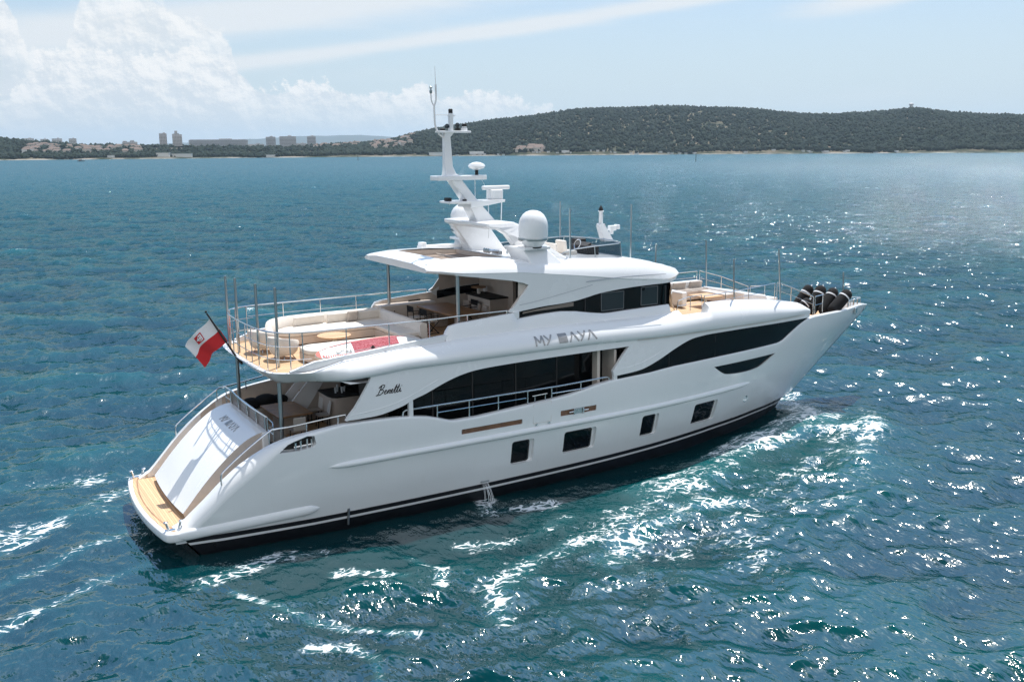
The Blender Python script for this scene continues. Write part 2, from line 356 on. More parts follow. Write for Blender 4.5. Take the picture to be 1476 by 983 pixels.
def make_sea():
    az = np.concatenate([np.arange(YAW-45, YAW+45, .055), np.linspace(YAW+45, YAW+315, 90, endpoint=False)])
    dep = np.concatenate([np.linspace(62, 31, 60, endpoint=False), np.arange(31, 8.0, -.05)])
    r = CAM[2]/np.tan(np.radians(dep)); r = np.concatenate([[.5, 2.5], r[r > 4], np.geomspace(83, 2400, 520), [2900, 3800, 5500, 9000, 14000]])
    A, R = np.meshgrid(np.radians(az), r, indexing='ij')
    x0 = CAM[0]+R*np.cos(A); y0 = CAM[1]+R*np.sin(A); na, nr = A.shape
    x, y = x0.ravel(), y0.ravel(); d = R.ravel()
    ta = spectrum_tile(1024, 143., 0, 10., .40, 3, 5.0); tb = spectrum_tile(1024, 61., 0, 4.2, .25, 8, 4.0); tc_ = spectrum_tile(1024, 23., 0, 1.7, .075, 5, 1.5)
    wa = math.radians(228)
    h = np.zeros_like(x); dx = np.zeros_like(x); dy = np.zeros_like(x)
    for t, L, rot, amp, fade in ((ta, 143., wa, 1, 1500), (tb, 61., wa+.3, 1, 480), (tc_, 23., wa-.35, 1, 110)):
        w = amp/(1+(d/fade)**3)
        a, b, c = sample(t, x, y, L, rot); h += a*w; dx += b*w; dy += c*w
    # calmer, flattened water right beside the hull and in its wake
    hx = np.clip(x, 1, 28); hy = np.interp(hx, [1, 4, 16, 20, 24, 28], [2.9, 3.1, 3.1, 2.6, 1.7, .2])
    side = np.abs(y)-hy; along = np.maximum(np.maximum(1-x, x-28.5), 0); gap = np.hypot(np.maximum(side, 0), along)
    calm = .18+.82*np.clip(gap/7, 0, 1)**.8
    h *= calm; h -= .15*np.exp(-(gap/2.2)**2)*np.clip((x+1)/4, 0, 1)*np.clip((29-x)/5, 0, 1); dx *= calm; dy *= calm
    far = d < 120
    foam = np.zeros_like(x); body = np.zeros_like(x)
    xs, ys = x[far], y[far]; f = np.zeros_like(xs); hh = np.zeros_like(xs)
    def crest(pts, amp, w_in, peak=0.25):
        dd, t = seg_dist(xs, ys, pts); env = np.clip(t/peak, 0, 1)*(1-t)**.8
        return amp*env*np.exp(-(dd/w_in)**2), dd, t, env
    for s in (-1, 1):                                     # the two arms of the bow wave
        arm = [(28.9, s*.4), (28.2, s*2.2), (26.6, s*3.1), (24.6, s*3.6), (21.7, s*4.3), (18.5, s*5.5), (14.3, s*6.9), (9, s*9.2), (2, s*12.5)]
        a, dd, t, env = crest(arm, .75, 1.25, .3); hh += a
        f = np.maximum(f, 1.15*np.exp(-(dd/.75)**2)*np.interp(t, [0, .1, .3, .5, .62, .8], [.55, .8, 1, .62, .3, 0]))
        a2, dd2, t2, e2 = crest([(31.5, s*2.0), (28.5, s*5.0), (24, s*8.2), (17, s*12), (8, s*17)], .4, 1.6, .2); hh += a2
        f = np.maximum(f, .62*np.exp(-(dd2/1.0)**2)*e2)
    for pts, w, k in (([(29.4, .6), (29.3, -1.0), (28.6, -2.6)], .9, .75),
                      ([(17.6, -8.3), (15.8, -8.1), (13.6, -8.7), (11.4, -9.6)], .45, .9), ([(16.3, -6.6), (13.4, -7.9), (11.5, -8.5)], .5, .6),
                      ([(11.4, -8.3), (9.9, -8.2), (8.8, -9.1), (7.6, -9.9), (7.0, -11)], .36, .78), ([(14.5, -9.6), (12.4, -10.6), (10.6, -11)], .6, .45),
                      ([(1.8, -5.8), (2.3, -7.2), (3.0, -8.6), (4.0, -9.5), (5.0, -10.5)], .15, .85), ([(2.6, -9.8), (3.4, -10.0), (3.7, -10.8), (3.4, -11.9)], .16, .8),
                      ([(4.6, -6.2), (5.6, -6.9), (6.0, -7.7)], .2, .8), ([(6.8, -6.2), (7.2, -7.6), (6.6, -8.8)], .2, .7), ([(8.6, -6.4), (10.5, -7.0), (12.2, -6.6)], .3, .65),
                      ([(1.2, -4.9), (2.5, -4.35), (3.6, -4.15), (4.7, -4.6)], .34, .8), ([(10.9, -3.4), (10.6, -4.3), (12.6, -4.9)], .3, .75),
                      ([(0.9, 4.4), (-1.0, 2.9), (-3.4, .6), (-9, -4)], .34, .72), ([(.3, .4), (-1.2, -.5), (-3.5, -1.9), (-9, -6)], .28, .68), ([(.3, -2.6), (-1.2, -3.2), (-3.5, -4.6), (-8, -8)], .26, .64), ([(.3, 2.5), (-1.4, 2.5), (-4, 1.6), (-12, -1)], .6, .58),
                      ([(1, 6), (-3, 6.5), (-10, 5)], .6, .6), ([(20.5, -6.8), (17.2, -9.8), (14.5, -11.6)], 1.5, .4), ([(26, -5.2), (22, -8), (19.5, -9.8)], 1.6, .42)):
        dd, t = seg_dist(xs, ys, pts); f = np.maximum(f, k*.82*np.exp(-(dd/(w*1.5))**2))
    hs_ = h[far]; hs_ = hs_+hh
    h[far] = hs_; foam[far] = f
    # whitecaps: where the choppy displacement folds the surface
    Hg = h.reshape(na, nr)
    crestiness = np.clip((h-.33)/.25, 0, 1)*np.clip(1-d/700, 0, 1)
    wc = np.clip((h/np.maximum(calm, .3)-.27)/.2, 0, 1)
    patchy = .5+.5*np.sin(x*.05+1.3*np.sin(y*.033))*np.sin(y*.041+np.sin(x*.027))
    foam = np.maximum(foam, np.clip(wc*(.25+.62*patchy), 0, .8)*np.clip(1.2-d/600, 0, 1))
    body = np.clip(.5+h*.9, 0, 1)
    X3 = np.stack([x-dx*.72, y-dy*.72, h], -1)
    i = np.arange(na)[:, None]; j = np.arange(nr-1)[None, :]
    i2 = (i+1) % na
    q = np.stack([i*nr+j, i*nr+j+1, i2*nr+j+1, i2*nr+j], -1).reshape(-1, 4)
    q = q[:, ::-1]
    me = fast_mesh('sea', X3, quads=q)
    smooth_all(me); vattr(me, 'foam', foam); vattr(me, 'crest', body)
    o = link('sea', me); tag(o, kind='structure'); return o
sea = make_sea()
m, t = material('sea_water')
geo = t.n('ShaderNodeNewGeometry'); pos = geo.outputs['Position']
fo = t.n('ShaderNodeAttribute', attribute_name='foam').outputs['Fac']; cr = t.n('ShaderNodeAttribute', attribute_name='crest').outputs['Fac']
cdist = t.n('ShaderNodeVectorMath', {0: pos, 1: tuple(CAM)}, operation='DISTANCE').outputs['Value']
def tn(vec, scale, det, rough=.55, dist=0., dim='3D'):
    return t.n('ShaderNodeTexNoise', {'Vector': vec, 'Scale': scale, 'Detail': det, 'Roughness': rough, 'Distortion': dist}, noise_dimensions=dim).outputs[0]
mapv = t.n('ShaderNodeMapping', {0: pos, 'Rotation': (0, 0, math.radians(-20)), 'Scale': (1.5, .75, 1)}).outputs[0]
r1 = tn(mapv, 1.1, 3, .58, .25); r2 = tn(mapv, 3.6, 2, .5, .3); r3 = tn(mapv, .22, 4, .6, .2)
near = t.m('DIVIDE', 1, t.m('ADD', 1, t.m('POWER', t.m('DIVIDE', cdist, 60), 2)))
hgt = t.m('ADD', t.m('MULTIPLY', r1, t.m('ADD', .13, t.m('MULTIPLY', t.smooth(cdist, 40, 170), .34))), t.m('MULTIPLY', t.m('MULTIPLY', r2, .045), near))
hgt = t.m('ADD', hgt, t.m('MULTIPLY', r3, t.m('MULTIPLY', t.smooth(cdist, 90, 500), 1.6)))
bump = t.n('ShaderNodeBump', {'Strength': 1.0, 'Distance': 1.0, 'Height': hgt})
# foam: lacy, broken up by cells and noise, fading into aerated turquoise water
fv = t.n('ShaderNodeMapping', {0: pos, 'Rotation': (0, 0, math.radians(25)), 'Scale': (.8, 1.25, 0)}).outputs[0]
warp = t.n('ShaderNodeVectorMath', {0: fv, 1: t.n('ShaderNodeVectorMath', {0: t.n('ShaderNodeTexNoise', {'Vector': fv, 'Scale': 1.6, 'Detail': 4.0}).outputs['Color'], 1: (.9, .9, 0)}, operation='MULTIPLY').outputs[0]}, operation='ADD').outputs[0]
def cells(sc): return t.n('ShaderNodeTexVoronoi', {'Vector': warp, 'Scale': sc}, feature='DISTANCE_TO_EDGE', voronoi_dimensions='2D').outputs[0]
lace = t.m('SUBTRACT', 1, t.smooth(t.m('MINIMUM', cells(1.15), t.m('MULTIPLY', cells(2.9), .75)), .0, .17))
f1 = tn(fv, 3.4, 9, .72, .6); f2 = tn(fv, .55, 4, .6, .6)
thr = t.m('ADD', t.m('MULTIPLY', fo, .66), t.m('ADD', t.m('MULTIPLY', t.m('SUBTRACT', f1, .5), 1.5), t.m('ADD', t.m('MULTIPLY', t.m('SUBTRACT', f2, .5), 1.7), t.m('MULTIPLY', t.m('SUBTRACT', lace, .55), .55))))
fmask = t.m('MULTIPLY', t.m('MULTIPLY', t.smooth(thr, .50, .78), t.smooth(fo, .06, .35)), .92)
aer = t.m('MULTIPLY', t.smooth(t.m('ADD', fo, t.m('MULTIPLY', t.m('SUBTRACT', f2, .5), .8)), .15, .95), .55)
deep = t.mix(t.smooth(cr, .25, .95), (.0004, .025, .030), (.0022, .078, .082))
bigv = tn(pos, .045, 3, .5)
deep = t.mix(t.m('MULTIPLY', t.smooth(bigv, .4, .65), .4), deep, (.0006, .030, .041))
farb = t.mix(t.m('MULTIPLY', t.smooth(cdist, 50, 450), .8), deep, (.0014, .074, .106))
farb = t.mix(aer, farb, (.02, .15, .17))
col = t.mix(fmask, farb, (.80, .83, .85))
rough = t.m('ADD', t.m('MULTIPLY', t.smooth(cdist, 40, 700), .13), .085)
fres = t.n('ShaderNodeFresnel', {0: 1.333, 1: bump.outputs[0]}).outputs[0]
refl = t.m('MULTIPLY', t.m('MINIMUM', t.m('MULTIPLY', fres, t.m('ADD', .27, t.m('MULTIPLY', t.smooth(cdist, 40, 200), .26))), .22), t.m('SUBTRACT', 1, t.m('MULTIPLY', fmask, .9)))
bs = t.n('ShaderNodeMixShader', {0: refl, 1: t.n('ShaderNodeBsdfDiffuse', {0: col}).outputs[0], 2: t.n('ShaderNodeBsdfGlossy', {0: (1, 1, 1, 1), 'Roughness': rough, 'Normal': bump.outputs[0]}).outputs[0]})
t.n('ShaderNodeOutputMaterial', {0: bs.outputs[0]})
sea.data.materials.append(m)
# ------------------------------------------------------------------ far shore: wooded hills, town, haze
RID = [(-400, 196), (-150, 194), (0, 203), (25, 206), (60, 208), (110, 212), (200, 214), (300, 214), (420, 214), (480, 212), (520, 209.5), (560, 205.5), (600, 195), (640, 187), (700, 178.5), (760, 171.5), (830, 162.5), (870, 160), (940, 158.5), (1000, 157.5), (1060, 160.5), (1100, 163), (1150, 168), (1200, 169.5), (1250, 166), (1300, 162), (1320, 161), (1370, 166), (1420, 169), (1476, 171), (1600, 172), (1900, 186)]
RD = [(-400, 2350), (450, 2300), (560, 2450), (640, 2650), (1000, 2800), (1900, 2800)]
SHORE = 1790
LAND = {}
def land_cols():
    us = np.arange(-400, 1900.1, 4.0); th = []; H = []; R = []
    for u in us:
        r = interp(u, RD); p = U(u, interp(u, RID), r); th.append(math.atan2(p[1]-CAM[1], p[0]-CAM[0])); H.append(p[2]); R.append(r)
    return us, np.array(th), np.array(H), np.array(R)
us_, th_, H_, R_ = land_cols()
def ground(ui, d):
    """height of the land at photo column ui and distance d"""
    H = np.interp(ui, us_, H_); R = np.interp(ui, us_, R_); s0 = SHORE+12*np.sin(ui*.021)+8*np.sin(ui*.07+1)
    t_ = np.clip((d-s0)/(R-s0), 0, 1.25); base = np.where(t_ <= 1, np.sin(t_*np.pi/2)**1.05, np.cos((t_-1)*np.pi/2*1.2))
    wob = 1+.12*np.sin(ui*.05+d*.004)*np.sin(t_*3.1)*np.clip(H/60, 0, 1)
    return H*base*np.where(t_ <= 1, wob*(1-t_)+t_, 1)+np.clip((d-s0)/12, -3, 1.2)
def dirs(ui):
    a = np.interp(ui, us_, th_); return np.cos(a), np.sin(a)
ds = np.concatenate([np.linspace(SHORE-45, SHORE+60, 12), np.linspace(SHORE+90, 3400, 46)])
UU, DD = np.meshgrid(us_, ds, indexing='ij'); ca, sa = dirs(UU); Zg = ground(UU, DD)
co = np.stack([CAM[0]+DD*ca, CAM[1]+DD*sa, Zg], -1).reshape(-1, 3); nu, nd = UU.shape
i = np.arange(nu-1)[:, None]; j = np.arange(nd-1)[None, :]
q = np.stack([i*nd+j, (i+1)*nd+j, (i+1)*nd+j+1, i*nd+j+1], -1).reshape(-1, 4)
me = fast_mesh('terrain', co, quads=q); smooth_all(me); land = tag(link('terrain', me), kind='structure')
m, t = material('scrub_ground'); P_ = t.n('ShaderNodeNewGeometry').outputs['Position']
nz = t.n('ShaderNodeTexNoise', {'Vector': P_, 'Scale': .02, 'Detail': 6.0, 'Roughness': .65}).outputs[0]; z_ = t.n('ShaderNodeSeparateXYZ', {0: P_}).outputs[2]
c = t.mix(t.smooth(nz, .42, .66), (.030, .040, .022), (.17, .145, .105)); c = t.mix(t.m('MULTIPLY', t.smooth(z_, 2.2, .6), t.smooth(nz, .35, .6)), c, (.30, .28, .25))
b = t.n('ShaderNodeBsdfPrincipled', {'Base Color': c, 'Roughness': .95, 'Specular IOR Level': .1}); t.n('ShaderNodeOutputMaterial', {0: b.outputs[0]}); me.materials.append(m)
# distant mountain range
mr = [(-300, 213), (0, 212.5), (120, 211), (250, 207), (340, 202), (400, 198.5), (450, 196), (500, 195.2), (545, 196), (600, 200), (700, 206), (800, 209)]
g0 = []; 
for u in np.arange(-300, 801, 10):
    a = U(u, interp(u, mr)+.4*math.sin(u*.07)+.3*math.sin(u*.19), 14500); b_ = U(u, 212, 12500); c_ = U(u, 205, 16000)
    mid = [(b_[k]+a[k])/2 for k in range(2)]
    g0.append([(b_[0], b_[1], -2), (mid[0], mid[1], a[2]*.55), tuple(a), (c_[0], c_[1], a[2]*.7)])
n = len(g0); co = np.array(g0).reshape(-1, 3); i = np.arange(n-1)[:, None]; j = np.arange(3)[None, :]
me = fast_mesh('far_hills', co, quads=np.stack([i*4+j, (i+1)*4+j, (i+1)*4+j+1, i*4+j+1], -1).reshape(-1, 4)); smooth_all(me); tag(link('far_hills', me), kind='structure')
m, t = material('far_hill'); b = t.n('ShaderNodeBsdfPrincipled', {'Base Color': (.07, .085, .075, 1), 'Roughness': 1.0, 'Specular IOR Level': 0.0}); t.n('ShaderNodeOutputMaterial', {0: b.outputs[0]}); me.materials.append(m)
# woods that cover the hills: each crown a small lumpy blob
def ico():
    bm = bmesh.new(); bmesh.ops.create_icosphere(bm, subdivisions=1, radius=1); v = np.array([w.co[:] for w in bm.verts]); f = np.array([[w.index for w in q.verts] for q in bm.faces]); bm.free(); return v, f
IV, IF = ico()
def blobs(name, C, S, seed):
    rng = np.random.default_rng(seed); n = len(C); nv = len(IV)
    J = IV[None]*(1+rng.uniform(-.32, .32, (n, nv, 1))); a = rng.uniform(0, 6.28, n); ca, sa = np.cos(a)[:, None], np.sin(a)[:, None]
    V = np.stack([J[..., 0]*ca-J[..., 1]*sa, J[..., 0]*sa+J[..., 1]*ca, J[..., 2]], -1)*S[:, None, :]+C[:, None, :]
    F = (IF[None]+np.arange(n)[:, None, None]*nv).reshape(-1, 3)
    me = fast_mesh(name, V.reshape(-1, 3), tris=F); vattr(me, 'tint', np.repeat(rng.uniform(0, 1, n), nv)); return me
rng = np.random.default_rng(5)
u_ = rng.uniform(-390, 1890, 66000); s_ = rng.uniform(0, 1, 66000); Rr = np.interp(u_, us_, R_); d_ = SHORE+22+(Rr+20-SHORE)*s_**1.1
bald = ((np.abs(u_-1005-(d_-2400)*.03) < 9) & (d_ > 2250) & (rng.random(66000) < .6)) | ((np.hypot((u_-1035)/24, (d_-2170)/60) < 1) & (rng.random(66000) < .75))
town = (u_ > 15) & (u_ < 470) & (d_ > 1860) & (rng.random(66000) < .72) | (u_ > 535) & (u_ < 600) & (d_ > 1930) & (d_ < 2300) & (rng.random(66000) < .5)
k = ~(bald | town); u_, d_ = u_[k], d_[k]; ca, sa = dirs(u_)
rad = 1.5+3.6*rng.random(len(u_))**1.7; C = np.stack([CAM[0]+d_*ca, CAM[1]+d_*sa, ground(u_, d_)+rad*.55], -1)
S = np.stack([rad, rad, rad*rng.uniform(.75, 1.25, len(u_))], -1)
me = blobs('woods', C, S, 9); wd = tag(link('woods', me), kind='stuff')
m, t = material('wood_foliage'); ti = t.n('ShaderNodeAttribute', attribute_name='tint').outputs['Fac']; P_ = t.n('ShaderNodeNewGeometry').outputs['Position']
big = t.n('ShaderNodeTexNoise', {'Vector': P_, 'Scale': .012, 'Detail': 3.0}).outputs[0]
c = t.mix(ti, (.008, .018, .014), (.019, .033, .023)); c = t.mix(t.m('MULTIPLY', t.smooth(big, .45, .7), .5), c, (.032, .042, .029))
b = t.n('ShaderNodeBsdfPrincipled', {'Base Color': c, 'Roughness': .9, 'Specular IOR Level': .15}); t.n('ShaderNodeOutputMaterial', {0: b.outputs[0]}); me.materials.append(m)
wd['label'] = 'dense dark pine and oak woods covering the hills of the far shore'
# town ---------------------------------------------------------------
def facade(name, wall, floor_h=3.0, bay=3.2, dark=(.05, .055, .06), k=.75):
    m, t = material(name); tcn = t.n('ShaderNodeTexCoord').outputs['Object']; sp = t.n('ShaderNodeSeparateXYZ', {0: tcn})
    fz = t.m('FRACT', t.m('DIVIDE', sp.outputs[2], floor_h)); fx_ = t.m('FRACT', t.m('DIVIDE', t.m('ADD', sp.outputs[0], sp.outputs[1]), bay))
    nrm = t.n('ShaderNodeSeparateXYZ', {0: t.n('ShaderNodeNewGeometry').outputs['Normal']}).outputs[2]
    w = t.m('MULTIPLY', t.m('MULTIPLY', t.m('GREATER_THAN', fz, .35), t.m('LESS_THAN', fz, .85)), t.m('MULTIPLY', t.m('GREATER_THAN', fx_, .25), t.m('LESS_THAN', t.m('ABSOLUTE', nrm), .5)))
    c = t.mix(t.m('MULTIPLY', w, k), (*wall, 1), (*dark, 1)); b = t.n('ShaderNodeBsdfPrincipled', {'Base Color': c, 'Roughness': .8}); t.n('ShaderNodeOutputMaterial', {0: b.outputs[0]}); return m
def gz(u, d): return float(ground(np.array([u]), np.array([d]))[0])
FPALE, FGREY, FTAN = None, None, None
# ------------------------------------------------------------------ the town on the far shore
FPALE = facade('pale_facade', (.72, .71, .70)); FGREY = facade('grey_facade', (.55, .56, .58), 3.0, 2.6); FTAN = facade('tan_facade', (.66, .62, .60))
ROOF = pbr('clay_roof', (.17, .125, .105), .9); WALLP = pbr('pale_render', (.55, .50, .44), .9); WALLW = pbr('white_render', (.68, .67, .64), .9); ROOFG = pbr('pale_metal_roof', (.50, .51, .52), .6)
def tower(name, u0, u1, vt, d, mat, label, cat, depth=16, steps=(), group=None):
    p0 = U(u0, vt, d); p1 = U(u1, vt, d); c = (p0+p1)/2; w = math.hypot(p1[0]-p0[0], p1[1]-p0[1]); ang = math.atan2(p1[1]-p0[1], p1[0]-p0[0])
    zb = gz((u0+u1)/2, d)-2; o = empty(name, (c[0], c[1], zb), label, cat, group, rz=ang+.0); h = c[2]-zb
    g = Geo(); g.box((0, 0, h/2), (w, depth, h)); b = g.build('wall', mat, o, angle=0)
    r = Geo(); r.box((0, 0, h+.4), (w*.96, depth*.9, .9)); r.box((w*.12, 0, h+1.6), (w*.22, depth*.4, 2.4)); r.build('roof', FGREY, o, angle=0)
    for (a, bq, dh) in steps:
        s = Geo(); s.box(((a+bq)/2*w, -.2, (h+dh)/2), ((bq-a)*w, depth*.9, h+dh)); s.build('stair_tower', mat, o, angle=0)
    bal = Geo()
    for kz in np.arange(4, h-2, 3.0): bal.box((0, -depth/2-.35, kz), (w*.94, .7, .9))
    bal.build('balcony', mat, o, angle=0)
    return o
tower('apartment_tower', 229, 240, 193.2, 2250, FTAN, 'slim tan apartment tower, the shorter of the pair left of the long slab', 'tower block', 15, [(.05, .3, 2.5)])
tower('apartment_tower', 248, 262, 194.5, 2250, FTAN, 'tallest tan apartment tower with stepped top', 'tower block', 15, [(-.25, .05, 8), (-.45, -.25, 2)])
tower('apartment_block', 272, 357, 202, 2240, FGREY, 'long low grey apartment slab behind the shoreline trees', 'apartment block', 14, [(.18, .22, 2)])
tower('apartment_tower', 383, 397, 198.2, 2220, FGREY, 'grey tower block just right of the long slab', 'tower block', 17, [(-.1, .1, 2)])
tower('apartment_tower', 402.5, 426.5, 197.4, 2220, FGREY, 'broad dark grey tower block between two narrower ones', 'tower block', 17, [(.1, .14, .5)])
tower('apartment_tower', 442.5, 455, 197.2, 2220, FGREY, 'grey tower block standing rightmost in the town', 'tower block', 16)
tower('apartment_block', 33, 49, 200.5, 2330, FPALE, 'pale low block on the wooded rise, leftmost in the town', 'apartment block')
tower('apartment_block', 58, 69, 201.5, 2330, FPALE, 'smallest pale block half hidden by trees on the wooded rise', 'apartment block')
tower('apartment_block', 74.5, 89.5, 200.8, 2300, FPALE, 'pale wide block next to a narrower one on the wooded rise', 'apartment block')
tower('apartment_block', 99, 110, 200.6, 2280, FPALE, 'pale narrow tall block at the right end of the wooded rise', 'apartment block')
tower('apartment_block', 357.5, 381, 208.5, 2235, FPALE, 'low pale houses block between the long slab and the grey towers', 'apartment block', 12)
tower('apartment_block', 427, 442, 207.5, 2260, FPALE, 'low pale block in the gap between the grey towers', 'apartment block', 12)
tower('apartment_block', 176, 198, 205.5, 2300, FTAN, 'pinkish terrace block with uneven roofline behind the hall', 'apartment block', 14, [(-.45, -.2, 3), (.05, .3, 4)])
# sports hall with a shallow white arched roof
p0, p1 = U(200, 212, 2080), U(281, 212, 2080); c = (p0+p1)/2; w = math.hypot(*(p1-p0)[:2]); o = empty('sports_hall', (c[0], c[1], gz(240, 2080)-2), 'wide hall with a shallow white arched roof below the tan towers', 'hall', rz=math.atan2(p1[1]-p0[1], p1[0]-p0[0]))
h = c[2]-gz(240, 2080)+1; g = Geo(); g.box((0, 0, h/2-1), (w*.98, 34, h)); g.build('wall', WALLP, o, angle=0)
g = Geo(); g.loft([[(x, y, h-1+7.5*(1-(2*x/w)**2)+(0 if abs(y) < 16 else -.6)) for y in (-18, -16, 16, 18)] for x in np.linspace(-w/2, w/2, 15)]); g.build('roof', ROOFG, o, angle=40)
rng = random.Random(4)
def house(u, d, w, h, mat, group, label):
    p = U(u, 215, d); o = empty('house', (p[0], p[1], gz(u, d)-1), label, 'house', group, rz=rng.uniform(-.5, .5)+math.radians(-31))
    g = Geo(); g.box((0, 0, h/2), (w, w*.75, h)); g.build('wall', mat, o, angle=0)
    r = Geo(); r.add([(-w*.55, -w*.42, h), (w*.55, -w*.42, h), (w*.55, w*.42, h), (-w*.55, w*.42, h), (-w*.3, 0, h+w*.22), (w*.3, 0, h+w*.22)], [(0, 1, 5, 4), (1, 2, 5), (2, 3, 4, 5), (3, 0, 4), (3, 2, 1, 0)]); r.build('roof', ROOF, o, angle=0); return o
for k in range(34): house(rng.uniform(34, 104), rng.uniform(1900, 2100), rng.uniform(7, 12), rng.uniform(5, 8), rng.choice([WALLP, WALLW]), 'houses below the wooded rise', 'small pale house with a clay roof below the wooded rise at far left')
for k in range(26): house(rng.uniform(112, 200), rng.uniform(1930, 2200), rng.uniform(8, 14), rng.uniform(5, 8), rng.choice([WALLP, WALLP, WALLW]), 'houses left of the hall', 'small house with a clay roof on the slope left of the arched hall')
for k in range(44): house(rng.uniform(538, 600), rng.uniform(1940, 2330), rng.uniform(7, 12), rng.uniform(5, 8), rng.choice([WALLP, WALLW, WALLP]), 'houses at the foot of the long hill', 'small house with a clay roof at the left foot of the long wooded hill')
for k in range(14): house(rng.uniform(748, 784), rng.uniform(1815, 1870), rng.uniform(10, 18), rng.uniform(5, 8), rng.choice([WALLP, WALLP, WALLW]), 'beach houses under the hill', 'house with a clay roof on the beach under the long wooded hill')
for k in range(22): house(rng.uniform(455, 540), rng.uniform(2080, 2320), rng.uniform(9, 14), rng.uniform(5, 8), rng.choice([WALLP, WALLW]), 'houses among the trees right of the towers', 'small house among trees between the grey towers and the long hill')
def shed(u, d, w, h, label, group=None):
    p = U(u, 218, d); o = empty('beach_building', (p[0], p[1], gz(u, d)-.5), label, 'beach building', group, rz=math.radians(-31)); g = Geo(); g.box((0, 0, h/2), (w, 8, h)); g.build('wall', WALLW, o, angle=0); g = Geo(); g.box((0, 0, h+.25), (w+1, 9, .5)); g.build('roof', ROOFG, o, angle=0)
for u, w, h, l in ((160, 11, 4, 'small white shed on the shore below the hall'), (235, 22, 7, 'wide white building on the shore in front of the arched hall'), (262, 34, 6, 'long pale building on the shore right of the arched hall'), (390, 15, 4, 'white cabin on the shore below the grey towers'), (631, 32, 6, 'long white pavilion on the beach behind the mast'), (687, 26, 5, 'white pavilion on the beach right of the mast'), (815, 14, 4, 'small white kiosk on the beach right of the clay roofs')): shed(u, 1812, w, h, l)
for k in range(46): shed(rng.choice([rng.uniform(640, 1010), rng.uniform(640, 1010), rng.uniform(1050, 1300)]), rng.uniform(1800, 1812), rng.uniform(2.5, 6), rng.uniform(1.6, 3), 'tiny white hut or sunshade along the beach under the wooded hill', 'beach huts under the hill')
# lookout tower on the crest, beacons, fishing boat
p = U(1313, 160, 2790); o = empty('lookout_tower', (p[0], p[1], gz(1313, 2790)-2), 'stubby stone lookout tower on the hill crest at right', 'tower'); zt = U(1313, 148.8, 2790)[2]-gz(1313, 2790)+2
g = Geo(); g.lathe([(5, 0), (4, zt*.75)], (0, 0, 0), 10); g.build('shaft', FTAN, o); g = Geo(); g.lathe([(6, zt*.75), (6, zt*.9), (2, zt)], (0, 0, 0), 10); g.build('gallery', FGREY, o)
def beacon(u, v0, v1, label):
    d = CAM[2]*FPX/max(v1-interp(u, [(0, 220.1), (738, 215.5), (1476, 209.8)]), 3); p = U(u, v1, d); hgt = U(u, v0, d)[2]
    o = empty('channel_beacon', (p[0], p[1], 0), label, 'beacon'); g = Geo(); g.tube([(0, 0, -1), (0, 0, hgt)], .28, 8); g.build('post', RUBBER, o); g = Geo(); g.lathe([(.6, -1), (.8, .4), (.3, .8)], (0, 0, 0), 10); g.build('base', RUBBER, o); g = Geo(); g.lathe([(.05, hgt), (.6, hgt+.5), (.05, hgt+1.0)], (0, 0, 0), 8); g.build('topmark', RUBBER, o)
beacon(516, 224, 230, 'dark pole beacon in the water off the town, left of the mast'); beacon(1003, 223, 232, 'dark pole beacon in open water under the highest part of the hill')
p = U(117, 231, 1430); o = empty('fishing_boat', (p[0], p[1], 0), 'small dark fishing boat lying off the town', 'boat', rz=.5)
g = Geo(); g.loft([[(x, -w, -.3), (x, -w*1.15, 1.0), (x, w*1.15, 1.0), (x, w, -.3)] for x, w in ((-5, 1.4), (0, 1.7), (4, 1.1), (6, .1))], caps=True); g.build('hull', BLACKP, o); g = Geo(); g.box((-1.5, 0, 1.9), (3, 2, 2)); g.build('cabin', FTAN, o)
# the air between here and the far shore
hz = Geo(); hz.box((3500, 5500, 188), (28000, 28000, 382)); 
m, t = material('haze_air'); v = t.n('ShaderNodeVolumePrincipled', {'Color': (.66, .84, 1.0, 1), 'Density': 5.4e-5, 'Anisotropy': .3}); t.n('ShaderNodeOutputMaterial', {1: v.outputs[0]})
hb = hz.build('haze', m, None, angle=0); tag(hb, kind='stuff'); hb['label'] = 'pale blue sea haze in the air'
# ------------------------------------------------------------------ the motor yacht: x forward from the stern, y to port, z up from the waterline
yacht = empty('motor_yacht', (0, 0, 0), 'large white motor yacht under way with black waterline and dark windows', 'yacht')
def xs_stem(z): return float(np.interp(z, [-1, .1, 4.08], [27.6, 28.62, 34.08]))
def Yh(x, z):
    """half breadth of the topsides"""
    ym = float(np.interp(z, [-1.2, -.6, 0, .4, 1.2, 2.2, 2.9, 3.4, 5.0], [1.6, 2.85, 3.15, 3.28, 3.5, 3.66, 3.7, 3.69, 3.6]))
    p = float(np.interp(z, [0, 3.0], [2.85, 2.54])); s = min(max((xs_stem(min(z, 4.08))-x)/18, 0), 1)
    y = ym*(1-.13*max(0, (10-x)/9.5)**2)*(1-(1-s)**p)
    k = min(1, max(0, (z-1.5)/2)); q = xs_stem(min(z, 4.08))-x; r0 = .60
    if k > 0 and q < r0:                                    # blunt, rounded stem head
        yr = ym*(1-(1-r0/18)**p)*math.sqrt(max(0, 1-((r0-max(q, 0))/.50)**2)); y = y*(1-k)+min(yr, y*2+.05)*k
    return y
